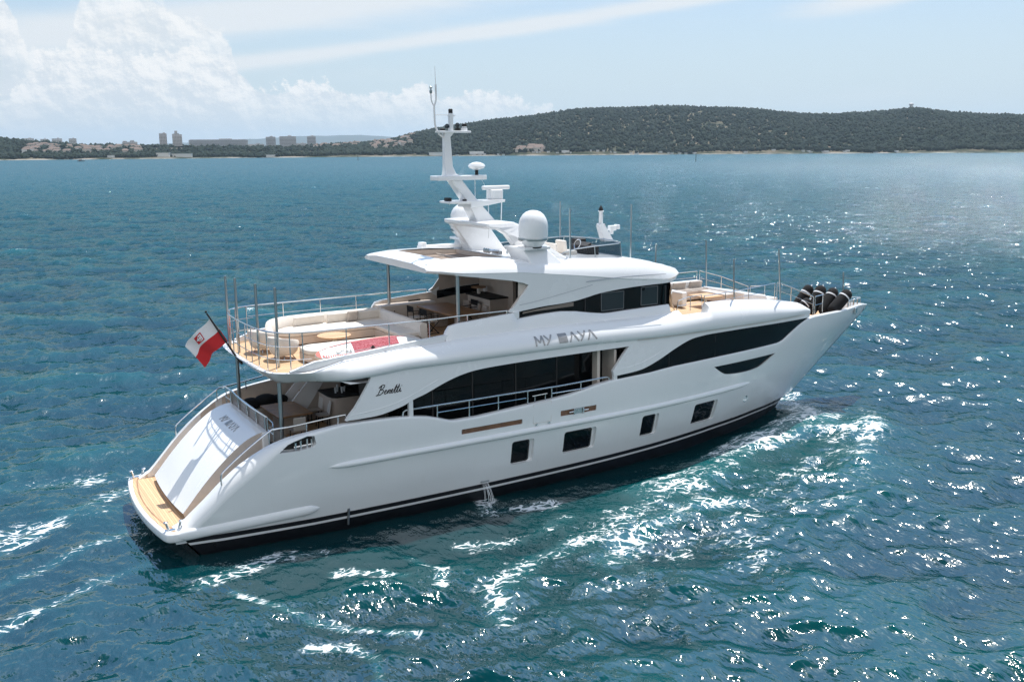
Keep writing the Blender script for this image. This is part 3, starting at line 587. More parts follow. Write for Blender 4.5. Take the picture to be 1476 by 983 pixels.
ZTOP = [(1.0, .85), (1.35, 1.02), (1.9, 1.55), (2.39, 2.04), (2.85, 2.42), (3.3, 2.73), (3.76, 2.99), (3.95, 3.07), (4.3, 3.19), (4.74, 3.28), (5.5, 3.38), (6.07, 3.43), (7.2, 3.42), (7.9, 3.39), (8.71, 3.29), (9.2, 3.15), (9.65, 3.0), (10.6, 3.0), (13.75, 3.18), (14.5, 3.25), (15.3, 3.4), (15.8, 3.48), (16.3, 3.5), (17.9, 3.55), (18.8, 3.63), (21.2, 3.69), (25.1, 3.73), (25.45, 3.82), (25.9, 4.07), (26.5, 4.30), (27.2, 4.48), (27.7, 4.51), (29, 4.46), (30.6, 4.37), (32.4, 4.33), (33.4, 4.26), (34.06, 4.16)]
def ztop(x): return interp(x, ZTOP)
XS = sorted(set([round(x, 3) for x in np.concatenate([np.arange(1.0, 4.6, .18), np.arange(4.6, 9, .35), np.arange(9, 10, .2), np.arange(10, 25, .6), np.arange(25, 28, .2), np.arange(28, 33.4, .35), np.arange(33.4, 34.02, .08)])]))
def zblk(x): return interp(x, [(1, .60), (2.3, .55), (5, .50), (11, .52), (16, .58), (18.5, .62), (22, .70), (25, .68), (28.5, .5)])
def capw(x): return interp(x, [(1, .5), (3, .55), (3.9, .42), (5, .24), (8, .2), (30, .2), (33, .12), (34.05, .02)])
def deckz(x): return interp(x, [(1, .8), (1.6, .8), (3.8, 2.05), (16.6, 2.05), (17.2, 2.6), (22, 3.1), (25.3, 3.3), (26.2, 3.86), (34.1, 3.9)])
NR = 13
def hull_section(x):
    zt = ztop(x); z0 = .45; w = capw(x); rr = min(w*.8, interp(x, [(1, .22), (1.5, .4), (3.4, .45), (4.2, .16), (6, .06), (34, .05)]))
    pts = []
    for i in range(NR):
        FZ = (.45, .7, 1.0, 1.3, 1.6, 1.9, 2.2, 2.45, 2.7)
        k_ = min(1, (zt-rr-z0)/2.45)
        z = z0+(FZ[i]-z0)*k_ if i < 9 else (z0+2.25*k_)+(zt-rr-z0-2.25*k_)*(i-8)/(NR-9)
        xx = min(x, xs_stem(min(z, 4.08))-.01)
        pts.append((xx, -max(Yh(xx, z), .012), z))
    ye = -pts[-1][1]; xx = pts[-1][0]
    for k in range(1, 6):
        a = math.pi/2*k/5; pts.append((x if x < 33 else xx, -max(ye-min(rr, ye*.6)*(1-math.cos(a)), .01), zt-rr+rr*math.sin(a)))
    yi = max(ye-w, .006); dz = min(deckz(x), zt-.03)
    pts.append((pts[-1][0], -min(yi, -pts[-1][1]), zt)); yb_ = max(.004, min(-pts[-1][1], Yh(pts[-1][0], dz)-.14)); pts.append((pts[-1][0], -yb_, dz))
    pts.append((pts[-1][0], 0, dz))
    return pts
secs = []
for x in XS:
    s = hull_section(x); ring = s+[(p[0], -p[1], p[2]) for p in s[::-1][1:]]
    secs.append(ring)
g = Geo(); g.loft(secs, ring=True, caps=True)
hull = g.build('hull', HULLW, yacht, angle=32)
# windows, vents, mooring recess carved into the topsides
WINS = [((11.98, 1.08), (12.66, 1.835), .28), ((14.12, 1.11), (15.3, 1.83), .28), ((17.66, 1.10), (18.3, 1.85), .25), ((20.42, 1.05), (21.6, 1.83), .25)]
def rrect(x0, z0, x1, z1, r=.09, n=4):
    out = []
    for cx, cz, a0 in ((x1-r, z0+r, -90), (x1-r, z1-r, 0), (x0+r, z1-r, 90), (x0+r, z0+r, 180)):
        out += [(cx+r*math.cos(math.radians(a0+90*k/n)), cz+r*math.sin(math.radians(a0+90*k/n))) for k in range(n+1)]
    return out
HW = spline([(21.11, 3.31), (21.53, 3.05), (21.9, 2.9), (22.5, 2.83), (23.18, 2.80), (23.8, 2.83), (24.2, 2.92), (25.04, 3.30)], 4)
def ytaper(poly, d, side):
    """cutter: outline (x,z) carried from outside the skin to depth d under it"""
    g = Geo(); n = len(poly)
    v = [(p[0], side*(Yh(*p)+.25), p[1]) for p in poly]+[(p[0], side*(Yh(*p)-d), p[1]) for p in poly]
    g.add(v, [tuple(range(n)), tuple(range(n, 2*n))[::-1]]+[(i, n+i, n+(i+1) % n, (i+1) % n) for i in range(n)]); return g
for side in (-1, 1):
    for (a, b, w) in WINS: cut(hull, ytaper(rrect(a[0]-.05, a[1]-.05, b[0]+w*.6, b[1]+.05, .1), .11, side))
    cut(hull, ytaper(HW, .07, side))
    cut(hull, ytaper(rrect(9.97, 2.485, 12.3, 2.655, .03), .05, side))
    cut(hull, ytaper(rrect(13.85, 2.505, 15.38, 2.705, .03), .05, side))
    cut(hull, ytaper([(23.73+.13*math.cos(k*math.pi/8), 1.48+.15*math.sin(k*math.pi/8)) for k in range(16)], .08, side))
    cut(hull, ytaper([(3.98, 2.84), (4.55, 2.82), (5.02, 2.88), (5.1, 2.98), (5.06, 3.22), (4.85, 3.235), (4.55, 3.17), (4.25, 3.06)], .24, side))
def bands(z_lo, z_hi, n=3, off=0.012, x0=1.2, x1=28.2):
    g = Geo(); secs = []
    for x in np.arange(x0, x1, .3):
        a, b = z_lo(x), z_hi(x); sec = []
        for i in range(n+1):
            z = a+(b-a)*i/n; xa = x+(max(0, .6-z)*.75 if x < 2 else 0); xx = min(xa, xs_stem(z)-.02); sec.append((xx, -max(Yh(xx, z)+off, .01), z))
        secs.append(sec)
    g.loft(secs); return g
bt = bands(lambda x: -.7, lambda x: .46, 6, .0).mirror(True)
# transom face under the platform, and the keel wedge
bt.add([(1.25, -3.0, .46), (1.25, 3.0, .46), (2.1, -2.7, -.7), (2.1, 2.7, -.7)], [(0, 1, 3, 2)])
bt.build('bottom', BLACKP, hull, angle=30)
bands(lambda x: zblk(x)-.15, zblk, 1, .014).mirror().build('boot_stripe', BLACKP, hull)
bands(lambda x: zblk(x)-.235, lambda x: zblk(x)-.15, 1, .018).mirror().build('waterline_stripe', WHITE, hull)
bands(lambda x: zblk(x)-.34, lambda x: zblk(x)-.235, 1, .014).mirror().build('boot_stripe', BLACKP, hull)
# rub rail and spray rail
def bead(pts, r0, ry=1.0, n=10):
    g = Geo(); secs = []; m = len(pts)
    for i, (x, z) in enumerate(pts):
        e = min(i, m-1-i); k = min(1, (e/2.5)**.5+.02); c = Vector((x, -Yh(x, z)-.0, z))
        secs.append([c+Vector((0, -math.cos(a)*r0*ry*k, math.sin(a)*r0*k)) for a in [2*math.pi*j/n for j in range(n)]])
    g.loft(secs, ring=True, caps=True); return g
rp = [(x, interp(x, [(5.5, 2.15), (7.9, 2.18), (18, 2.2), (23.8, 2.25)])) for x in np.arange(5.45, 23.9, .28)]
bead(rp, .105, .95).mirror().build('rub_rail', HULLW, hull, angle=60)
sp_ = [(x, interp(x, [(.9, .70), (2.5, .76), (4.2, .82), (5.1, .84)])) for x in np.arange(.9, 5.25, .16)]
bead(sp_, .17, .55, 12).mirror().build('spray_rail', HULLW, hull, angle=60)
# hull windows: pane with its frame
for side in (-1, 1):
    for (a, b, w) in WINS:
        fr = Geo(); P = rrect(a[0]-.02, a[1]-.02, b[0]+.02, b[1]+.02, .09); Q = rrect(a[0]+.02, a[1]+.02, b[0]-.02, b[1]-.02, .07)
        o1 = [(p[0], side*(Yh(*p)-.075), p[1]) for p in P]; o2 = [(p[0], side*(Yh(*p)-.075), p[1]) for p in Q]; o3 = [(p[0], side*(Yh(*p)-.108), p[1]) for p in P]
        n = len(P); fr.loft([o3, o1, o2], ring=True)
        f = fr.build('hull_window', RUBBER, yacht)
        pg = Geo(); pg.add([(p[0], side*(Yh(*p)-.085), p[1]) for p in Q], [tuple(range(n))]); pg.build('pane', GLASS, f)
    pg = Geo(); pts = [(p[0], side*(Yh(*p)-.055), p[1]) for p in HW]; pg.add(pts, [tuple(range(len(pts)))]); pg.build('bow_window', GLASS, yacht)
    pg = Geo(); pts = rrect(9.96, 2.475, 12.31, 2.665, .03); pg.add([(p[0], side*(Yh(*p)-.04), p[1]) for p in pts], [tuple(range(len(pts)))]); pg.build('vent_panel', WOOD, yacht)
    pg = Geo(); pts = rrect(13.84, 2.495, 15.39, 2.715, .03); pg.add([(p[0], side*(Yh(*p)-.04), p[1]) for p in pts], [tuple(range(len(pts)))]); fl = pg.build('fairlead_panel', WOOD, yacht)
    fg = Geo()
    for xb in (14.42, 14.8): fg.box((xb, side*(Yh(xb, 2.6)-.0), 2.6), (.06, .06, .2))
    for xb in (14.3, 14.92): fg.tube([(xb-.1, side*(Yh(xb, 2.6)+.01), 2.6), (xb+.1, side*(Yh(xb, 2.6)+.01), 2.6)], .03)
    fg.box((14.61, side*(Yh(14.6, 2.6)-.02), 2.6), (.3, .04, .19)); fg.build('roller', CHROME, fl, bevel=.008)
    pg = Geo(); pg.lathe([(.14, 0), (.145, .02), (.105, .025), (.1, -.03)], (23.73, side*(Yh(23.73, 1.48)-.045), 1.48), 20, Matrix.Rotation(math.radians(90*-side), 3, 'X')); pg.build('porthole', CHROME, yacht)
    # boarding gate lines: a thin panel with two hinges
    P = [(12.73, 2.42), (13.46, 2.41), (13.45, 3.14), (12.73, 3.09)]
    pg = Geo(); 
    for i in range(4):
        a, b = P[i], P[(i+1) % 4]; pg.tube([(a[0], side*(Yh(*a)+.001), a[1]), (b[0], side*(Yh(*b)+.001), b[1])], .006, 5)
    gt = pg.build('boarding_gate', GREIGE, yacht)
    hg = Geo(); hg.box((12.85, side*(Yh(12.85, 2.38)+.01), 2.37), (.09, .04, .06)); hg.box((13.37, side*(Yh(13.37, 2.38)+.01), 2.37), (.09, .04, .06)); hg.build('hinge', CHROME, gt)
# mooring recess hardware on both quarters
for side in (-1, 1):
    g = Geo(); yb = side*3.43
    for xb, h in ((4.5, .2), (4.66, .24), (4.86, .27), (5.0, .25)): g.tube([(xb, yb, 2.84), (xb, yb, 2.86+h)], .035, 8)
    g.tube([(4.45, yb, 2.93), (5.04, yb, 2.95)], .03); g.tube([(4.1, side*3.42, 3.02), (4.5, side*3.46, 3.13), (4.9, side*3.49, 3.245), (5.08, side*3.5, 3.25)], .03); g.build('mooring_rollers', CHROME, yacht)
    REC = [(4.0, 2.86), (4.55, 2.84), (5.0, 2.90), (5.08, 2.99), (5.04, 3.2), (4.85, 3.215), (4.55, 3.155), (4.27, 3.05)]
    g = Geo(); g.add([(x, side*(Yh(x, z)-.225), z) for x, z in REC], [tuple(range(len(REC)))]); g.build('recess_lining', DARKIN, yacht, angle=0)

# ---- swim platform
edge = spline([(1.75, -3.04), (1.1, -3.03), (.82, -2.98), (.70, -2.80), (.62, -2.4), (.54, -1.8), (.47, -1.0), (.44, 0), (.47, 1.0), (.54, 1.8), (.62, 2.4), (.70, 2.80), (.82, 2.98), (1.1, 3.03), (1.75, 3.04)], 5)
g = Geo(); secs = []
for p in edge:
    d = Vector((1.9-p[0], -p[1]*.35, 0)); d = d.normalized() if d.length else Vector((1, 0, 0)); P = Vector((p[0], p[1], 0))
    secs.append([P+d*.55+Vector((0, 0, .47)), P+d*.10+Vector((0, 0, .53)), P+d*.03+Vector((0, 0, .55)), P+Vector((0, 0, .60)), P+Vector((0, 0, .775)), P+d*.02+Vector((0, 0, .81)), P+d*.06+Vector((0, 0, .825)), (2.2, p[1]*.9, .82)])
g.loft(secs); plat = g.build('swim_platform', WHITE, yacht, angle=50)
te = [(p[0]+.13, p[1]*.945) for p in edge if p[0] < 1.72]
g = Geo(); g.prism([(1.95, te[0][1])]+te+[(1.95, te[-1][1])], .70, .838); tk = g.build('teak_deck', TEAKY, plat, angle=0)
te2 = [(p[0]+.10, p[1]*.95) for p in te if p[0] < 1.72]
g = Geo(); g.loft([[(p[0], p[1], .841), (p[0]+.045, p[1]*.985, .841)] for p in te2]); g.build('teak_margin', TABLEW, plat, angle=0)
for side in (-1, 1):
    g = Geo(); 
    for dx in (-.13, .13):
        g.tube([(1.0+dx, side*2.72+dx*side*.3, .82), (1.0+dx*1.5, side*2.72+dx*side*.3, 1.07)], [.045, .035], 10); g.ball((1.0+dx*1.6, side*2.72+dx*side*.3, 1.09), .06, 1.2, 1, .55, 10, 6)
    g.box((1.0, side*2.72, .84), (.5, .14, .05)); g.build('mooring_bollard', CHROME, plat, bevel=.006)

# ---- garage door, its flanks and the side stairs
DX = [1.42, 1.6, 2.0, 2.5, 3.0, 3.4, 3.72, 3.95]; DZ = [1.02, 1.23, 1.70, 2.22, 2.66, 2.94, 3.08, 3.13]
prof = spline(list(zip(DX, DZ)), 4)
def bow_(y): return -.10*(1-(y/2.05)**2)
ys = np.linspace(-2.05, 2.05, 13)
g = Geo(); g.loft([[(p[0]+bow_(y)*(1-i/len(prof)*.6), y, p[1]) for i, p in enumerate(prof)] for y in ys])
door = g.build('garage_door', WHITE, yacht, angle=50)
for yy in (-2.05, 2.05):
    g = Geo(); n = len(prof); P = [(p[0]+bow_(yy), yy, p[1]) for p in prof]; B = [(max(p[0], 1.5), yy*.999, min(.82+max(0, (p[0]-2.2))*.0, p[1]-.02)) for p in prof]
    g.loft([P, B]); g.build('door_flank', BEIGE, yacht)
g = Geo(); g.loft([[(1.43+bow_(y), y, 1.015), (1.50+bow_(y), y, .98), (1.55+bow_(y)*.7, y, .82)] for y in ys]); g.build('door_sill', BEIGE, yacht)
for side in (-1, 1):
    st = Geo()
    for i in range(7):
        x0 = 1.7+i*.33; z = 1.0+i*.18; st.box((x0+.75, side*2.38, z-.15), (1.5, .62, .30+.0))
    s_ = st.build('side_stairs', BEIGE, yacht)
    for i in range(7):
        x0 = 1.7+i*.33; z = 1.0+i*.18; tt = Geo(); tt.box((x0+.16, side*2.38, z+.012), (.28, .56, .02)); tt.build('stair_tread', TEAKY, s_)
    # inner lining of the quarter wing
    g = Geo(); xs_ = np.arange(1.2, 4.0, .2)
    g.loft([[(x, side*(Yh(x, ztop(x)-.3)-capw(x)-.006), .8), (x, side*(Yh(x, ztop(x)-.3)-capw(x)-.006), ztop(x)-.02)] for x in xs_]); g.build('wing_lining', BEIGE, yacht)
# ---- cockpit deck, coaming and glass panel aft
g = Geo(); g.prism([(3.95, -2.06), (3.95, 2.06), (4.0, 3.15), (16.6, 3.4), (16.6, -3.4), (4.0, -3.15)], 1.9, 2.07); md_ = g.build('main_deck', WHITE, yacht, angle=0)
g = Geo(); g.prism([(4.25, -3.1), (4.25, 3.1), (16.5, 3.35), (16.5, -3.35)], 2.072, 2.08); g.build('teak_deck', TEAKX, md_, angle=0)
g = Geo(); g.box((4.02, 0, 2.6), (.22, 4.2, 1.06)); g.build('aft_coaming', WHITE, yacht, bevel=.05, seg=3)
g = Geo(); g.box((4.12, 0, 3.32), (.03, 3.95, .42)); g.build('aft_glass', BRONZE, yacht)
# mooring deck liner inside bulwarks, both sides
for side in (-1, 1):
    g = Geo(); g.loft([[(x, side*(Yh(x, ztop(x)-.06)-capw(x)-.008), 2.06), (x, side*(Yh(x, ztop(x)-.06)-capw(x)-.008), ztop(x)-.03)] for x in np.arange(4.05, 16.4, .3)]); g.build('bulwark_lining', BEIGE, yacht)

# ---- upper-deck side: the long white shoulder from the stern round to the foredeck
def Yf(x): return Yh(min(x, 27.4), 4.75)+.02
aft_path = [(3.90, 0), (3.905, .7), (3.93, 1.4), (3.98, 2.1), (4.10, 2.58), (4.36, 2.88), (4.85, 3.18), (5.5, 3.43)]
path = [(p[0], -p[1]) for p in spline(aft_path, 5)]+[(x, -Yf(x)) for x in np.concatenate([np.arange(5.9, 19.4, .35), np.arange(19.4, 21.4, .12), np.arange(21.4, 26.8, .35), [26.8, 26.95, 27.08, 27.18, 27.26, 27.32]])]
def zg(x): return interp(x, [(3.95, 4.66), (4.9, 4.72), (6.9, 4.78), (8, 4.87), (15, 4.88), (18, 4.80), (22, 4.77), (27, 4.68)])
def hsh(x): return interp(x, [(3.95, .40), (4.6, .46), (5.5, .55), (7, .60), (9.4, .63), (10.2, .70), (17, .74), (19, .78), (20, .88), (21, 1.0), (23, .95), (25, .78), (26.5, .55), (27.0, .46), (27.32, .3)])
def ins(x): return interp(x, [(3.95, .16), (4.6, .2), (6, .34), (9, .40), (17, .42), (21, .5), (26, .55), (27.32, .4)])
def bul(x): return interp(x, [(3.95, .02), (5, .05), (7, .09), (20, .09), (26, .07), (27.32, .0)])
def sh_section(i):
    x, y = path[i]; a = path[max(i-1, 0)]; b = path[min(i+1, len(path)-1)]
    t_ = Vector((b[0]-a[0], b[1]-a[1], 0)).normalized(); nrm = Vector((t_.y, -t_.x, 0))   # outward, to starboard
    if nrm.y > 0 and abs(nrm.y) > .2: nrm = -nrm
    z0, h, k, bu = zg(x), hsh(x), ins(x), bul(x)
    end = max(0, (x-26.8)/.55); z0 += .0
    prof_ = [(-.10, 0), (0, 0.0), (bu*.7, .05), (bu, .14*h/.7), (bu*.8, .36*h), (bu*.25-.02, .56*h), (-.32*k, .74*h), (-.58*k, .88*h), (-.82*k, .96*h), (-k, h), (-k-.06, h-.015)]
    if 19.62 < x < 20.86: prof_ = [(o_, min(z_, 5.40-z0)) for o_, z_ in prof_]
    af = min(1, max(0, (6.3-x)/1.6)); af = af*af*(3-2*af); ht_ = 5.09-z0
    alt = [(-.52, 0), (-.46, .0), (-.40, .10*ht_), (-.30, .30*ht_), (-.17, .58*ht_), (-.06, .82*ht_), (0, .96*ht_), (-.03, ht_), (-.08, ht_), (-.14, ht_-.02), (-.18, ht_-.03)]
    prof_ = [(p[0]*(1-af)+q[0]*af, p[1]*(1-af)+q[1]*af) for p, q in zip(prof_, alt)]
    return [Vector((x, y, z0))+nrm*(o_*(1-.0*end))+Vector((0, 0, z_)) for o_, z_ in prof_]
ss = [sh_section(i) for i in range(len(path))]
g = Geo(); g.loft(ss); g.mirror(True)
shoulder = g.build('upper_deck_side', WHITE, yacht, angle=55)
# rounded forward end of the shoulder
e = ss[-1]; g = Geo(); g.add([tuple(p) for p in e]+[(27.36, -1.9, 4.72), (27.3, -1.9, 4.95)], [tuple(range(11))+(12, 11)]); g.mirror(); g.build('shoulder_end', WHITE, yacht)
inner = [s_[-1] for s_ in ss]
# thin groove under the shoulder
g = Geo(); g.tube([(x, -Yf(x)-.03, zg(x)+.0) for x in np.arange(17.2, 27, .4)], .012, 5); g.mirror(); g.build('shadow_groove', GREIGE, shoulder)
# main-deck side panels with the two swept arches
ARCH = spline([(6.05, 3.53), (6.6, 3.535), (7.2, 3.57), (7.9, 3.73), (8.3, 3.89), (8.75, 4.03), (9.48, 4.31), (10.15, 4.49), (10.84, 4.57), (11.96, 4.605), (13.1, 4.62), (15, 4.63)], 4)
ARCH2 = spline([(16.14, 3.63), (17.0, 3.68), (17.56, 3.76), (18.25, 3.99), (18.98, 4.29), (19.73, 4.54), (20.38, 4.62), (21.16, 4.645), (22.87, 4.63), (25, 4.58), (27.28, 4.52)], 4)
poly = ARCH+[(16.84, 4.63), (16.5, 4.28), (16.1, 3.82)]+ARCH2+[(27.3, 4.74)]+[(x, zg(x)+.06) for x in np.arange(26.9, 7.2, -.8)]+[(6.98, 4.84), (6.80, 4.52), (6.55, 4.14), (6.36, 3.88), (6.2, 3.72)]
g = panel(poly, lambda x, z: Yh(x, z)+.004, .12); g.mirror()
side = g.build('side_panel', WHITE, yacht, angle=30, bevel=.025, seg=2)
# aft pillar's raised lower lip (the crease that runs along the wing)
g = Geo()
for pts in ([(6.2, 3.68), (6.9, 3.73), (7.6, 3.84), (8.3, 4.06), (9.2, 4.42)], [(16.2, 3.84), (17.0, 3.90), (17.7, 4.05), (18.4, 4.3)]):
    g = Geo(); g.tube([(x, -Yh(x, z)-.004, z) for x, z in spline(pts, 5)], .012, 5); g.mirror(); g.build('side_crease', WHITE, side)
# forward window band
lowb = [(16.25, 3.49), (17.9, 3.53), (18.8, 3.60), (21.2, 3.67), (25.15, 3.72), (25.5, 3.84), (26, 4.1), (26.6, 4.32), (27.15, 4.45)]
band = lowb+[(27.2, 4.60)]+[(p[0], p[1]+.05) for p in ARCH2[::-1] if p[0] < 27.1]+[(16.2, 3.6)]
g = panel(band, lambda x, z: Yh(x, z)-.06, .03, .4); g.mirror()
fw_ = g.build('forward_window', GLASS, yacht, angle=20)
for xm, za in ((18.75, 4.25), (21.15, 4.64), (25.0, 4.58)):
    g = Geo(); g.tube([(xm, -Yh(xm, 3.62)+.058, 3.62), (xm, -Yh(xm, za)+.058, za)], .018, 6); g.mirror(); g.build('mullion', RUBBER, fw_)
# small pillars beside the arches
for c_, d_ in (((8.22, -3.57, 3.62), (.14, .12, .55)), ((16.22, -3.6, 3.58), (.16, .1, .3))): g = Geo(); g.box(c_, d_); g.mirror(); g.build('wing_foot', WHITE, yacht)
# ---- saloon behind the side decks
GY = 2.72
g = Geo(); g.box((12.3, -GY, 3.35), (8.0, .05, 2.6)); g.mirror(); gl_ = g.build('saloon_glass', GLASS, yacht)
for xm in (9.4, 10.9, 12.6, 14.3, 15.95):
    g = Geo(); g.box((xm, -GY-.02, 3.35), (.05, .05, 2.55)); g.mirror(); g.build('mullion', DARKIN, gl_)
g = Geo(); g.box((15.62, -3.3, 3.9), (.12, .30, 1.4)); g.box((16.35, -2.9, 3.3), (.1, 1.1, 2.5)); g.mirror(); g.build('saloon_pillar', BEIGE, yacht)
g = Geo(); g.box((8.22, 0, 3.3), (.06, 5.4, 2.5)); g.build('saloon_doors', GLASS, yacht)
# ---- upper deck slab
out = [(s_[0].x, s_[0].y) for s_ in ss]
out = [(s_[1].x+.02, s_[1].y+.03) for s_ in ss if s_[1].y < -.05]
ring = [(4.36, 0)]+out+[(27.3, 0)]+[(p[0], -p[1]) for p in out[::-1]]
g = Geo(); n = len(ring); g.add([(p[0], p[1], zg(p[0])+.01 if p[0] < 6 else 4.63) for p in ring], [tuple(range(n))]); ud = g.build('upper_deck', WHITE, yacht, angle=0)
ring2 = [(4.06, 0)]+[(s_[-1].x+.02, s_[-1].y+.03) for s_ in ss if s_[-1].y < -.05 and s_[-1].x < 15]
ring2 = ring2+[(14.8, 0)]+[(p[0], -p[1]) for p in ring2[:0:-1]]
g = Geo(); n = len(ring2); g.add([(p[0], p[1], 5.055) for p in ring2], [tuple(range(n))]); g.build('teak_deck', TEAKX, ud, angle=0)
# inner face of the shoulder down to the deck
g = Geo(); g.loft([[s_[-1], (s_[-1].x+.01, s_[-1].y+.02, 5.03)] for s_ in ss if s_[-1].x < 26.9]); g.mirror(); g.build('shoulder_lining', WHITE, shoulder)
# low cap that rises beside the aft lounge
g = Geo(); g.loft([[(x, -3.02-.1*min(1, (x-4.6)), 5.1), (x, -3.06-.1*min(1, (x-4.6)), interp(x, [(4.6, 5.13), (5.3, 5.36), (9.6, 5.71), (10.1, 5.74)])), (x, -2.92-.1*min(1, (x-4.6)), interp(x, [(4.6, 5.13), (5.3, 5.36), (9.6, 5.71), (10.1, 5.74)])), (x, -2.9-.1*min(1, (x-4.6)), 5.05)] for x in np.arange(4.6, 10.2, .25)]); g.mirror(); g.build('deck_edge_cap', WHITE, yacht, angle=30)
# higher bulwark round the dining area, then the coaming of the wheelhouse
bz = [(9.72, 5.62), (9.8, 5.82), (9.92, 5.97), (10.2, 6.03), (12.1, 6.17), (12.35, 6.18), (12.5, 5.96), (13.4, 6.03), (14.2, 6.06), (14.9, 6.0), (15.6, 5.88), (16.2, 5.80), (17.1, 5.83), (19.35, 5.88)]
def bzz(x): return interp(x, bz)
cx_ = [9.72, 9.76, 9.8, 9.86, 9.92, 10.05, 10.2]+list(np.arange(10.6, 12.3, .4))+[12.35, 12.42, 12.5]+list(np.arange(12.8, 19.4, .3))
g = Geo(); g.loft([[(x, -3.22+.02*(x > 12), zg(x)+hsh(x)-.03), (x, -3.16, (zg(x)+hsh(x)+bzz(x))/2), (x, -3.10, bzz(x)-.05), (x, -3.06, bzz(x)), (x, -2.96, bzz(x)), (x, -2.94, 5.03)] for x in cx_]); g.mirror(); g.build('upper_bulwark', WHITE, yacht, angle=35)
g = Geo(); g.loft([[(x, -2.93, 5.06), (x, -2.93, bzz(x)-.02)] for x in np.arange(9.8, 14.9, .4)]); g.mirror(); g.build('bulwark_lining', GREIGE, yacht)

# exhaust pipe, water outlet and the stream falling from it
g = Geo(); g.tube([(6.15, -Yh(6.15, .5)-.03, .62), (6.15, -Yh(6.15, .1)-.05, .05)], .04, 8); g.build('exhaust_pipe', DSTEEL, yacht)
g = Geo(); g.box((11.0, -Yh(11, .62)-.01, .60), (.32, .05, .05)); g.build('water_outlet', DSTEEL, yacht, bevel=.01)
rs = random.Random(2); g = Geo()
for k in range(8):
    x0 = 10.9+rs.random()*.2; a = rs.random()*.35; y0 = -Yh(11, .55)-.04
    g.tube([(x0, y0, .56), (x0+a*.1, y0-.06-a*.2, .40), (x0+a*.2+.03*rs.random(), y0-.10-a*.45, .15), (x0+a*.25, y0-.12-a*.6, -.05)], [.004, .006, .008*(.5+rs.random()), .007], 5)
FOAMW = pbr('falling_water', (.80, .83, .85), .4); g.build('discharge_stream', FOAMW, yacht)
# ---- hardtop and wheelhouse
ZC = [(9.4, 7.76), (9.75, 7.74), (10.3, 7.67), (11.3, 7.60), (12.65, 7.53), (13.8, 7.40), (15.3, 7.22), (17, 7.0), (19.3, 6.80), (20, 6.93), (20.8, 6.98)]
ZR = [(9.4, 7.86), (9.9, 7.93), (10.6, 7.97), (11.6, 7.97), (12.9, 7.86), (14.2, 7.79), (15.9, 7.68), (17.4, 7.60), (18.5, 7.48), (19.3, 7.30), (20, 7.10), (20.8, 7.02)]
def wid(x): return interp(x, [(9.4, 2.55), (9.6, 2.78), (10.0, 2.98), (10.4, 3.08), (18, 3.10), (19, 3.0), (19.6, 2.82), (20.0, 2.55), (20.3, 2.1), (20.6, 1.4), (20.75, .7), (20.8, .2)])
hx = [10.35, 12.75]+[9.4, 9.5, 9.6, 9.8, 10, 10.2, 10.4]+list(np.arange(10.8, 19, .4))+[19.2, 19.6, 19.8, 20, 20.15, 20.3, 20.45, 20.6, 20.68, 20.75, 20.8]
hx = sorted(hx)
def ht_section(x):
    w = wid(x); zc, zr = interp(x, ZC), interp(x, ZR); k = min(1, w/2)
    half = [(0, zr+.05*k), (-min(1.75, w*.6), zr+.035*k), (-w*.74, zr), (-w*.86, zr-.03*k), (-w*.94, zr-.30*(zr-zc)), (-w*.985, zc+.22*(zr-zc)), (-w, zc), (-w+.03, zc-.06), (-w+.12, zc-.09)]
    return half
HOLE = (10.35, 12.75, 1.75)
g = Geo(); secs = []
for x in hx:
    h = ht_section(x); secs.append([(x, p[0], p[1]) for p in h])
g.loft(secs); g.f = [q for q in g.f if not (10.3 < sum(g.v[i][0] for i in q)/4 < 12.8 and abs(sum(g.v[i][1] for i in q)/4) < 1.7)]; g.mi = [0]*len(g.f); g.mirror(True)
top = g.build('hardtop', WHITE, yacht, angle=45)
g = Geo(); g.loft([[(x, y, interp(x, ZC)-.09) for y in np.linspace(-wid(x)+.12, wid(x)-.12, 9)] for x in hx]); g.build('hardtop_ceiling', BEIGE, yacht, angle=30)
# aft lip of the hardtop
h = ht_section(9.4); g = Geo(); L = [(9.4, p[0], p[1]) for p in h]+[(9.4, -p[0], p[1]) for p in h[::-1][:-1]]; g.add(L, [tuple(range(len(L)))]); g.build('hardtop_lip', WHITE, yacht)
# sunroof opening carved through the roof, lined, with smoked shade
g = Geo()
z1, z0 = 8.0, 7.70
a, b, w = HOLE
for (p, q) in (((a, -w), (b, -w)), ((b, -w), (b, w)), ((b, w), (a, w)), ((a, w), (a, -w))):
    g.add([(p[0], p[1], z0), (q[0], q[1], z0), (q[0], q[1], interp(q[0], ZR)+.034), (p[0], p[1], interp(p[0], ZR)+.034)], [(0, 1, 2, 3)])
sr = g.build('sunroof', BEIGE, yacht, angle=0)
g = Geo(); g.box(((a+b)/2, 0, 7.74), (b-a-.02, 2*w-.02, .03)); g.build('sunshade', pbr('sunshade_cloth', (.24, .185, .15), .85, var=.05), sr)
g = Geo(); g.box((11.9, 0, 7.78), (.05, 2*w-.03, .05)); g.box((11.55, .9, 7.77), (.7, .04, .04)); g.build('shade_track', GREIGE, sr)
# small fittings on the aft slope
g = Geo()
for yy in (-2.1, -.35, .2, 1.6, 1.75): g.ball((9.62, yy, 7.91), .03, 1, 1, .6, 8, 5)
g.tube([(9.52, -.15, 7.9), (9.75, -.15, 7.95)], .008, 5); g.build('roof_fittings', DSTEEL, yacht)
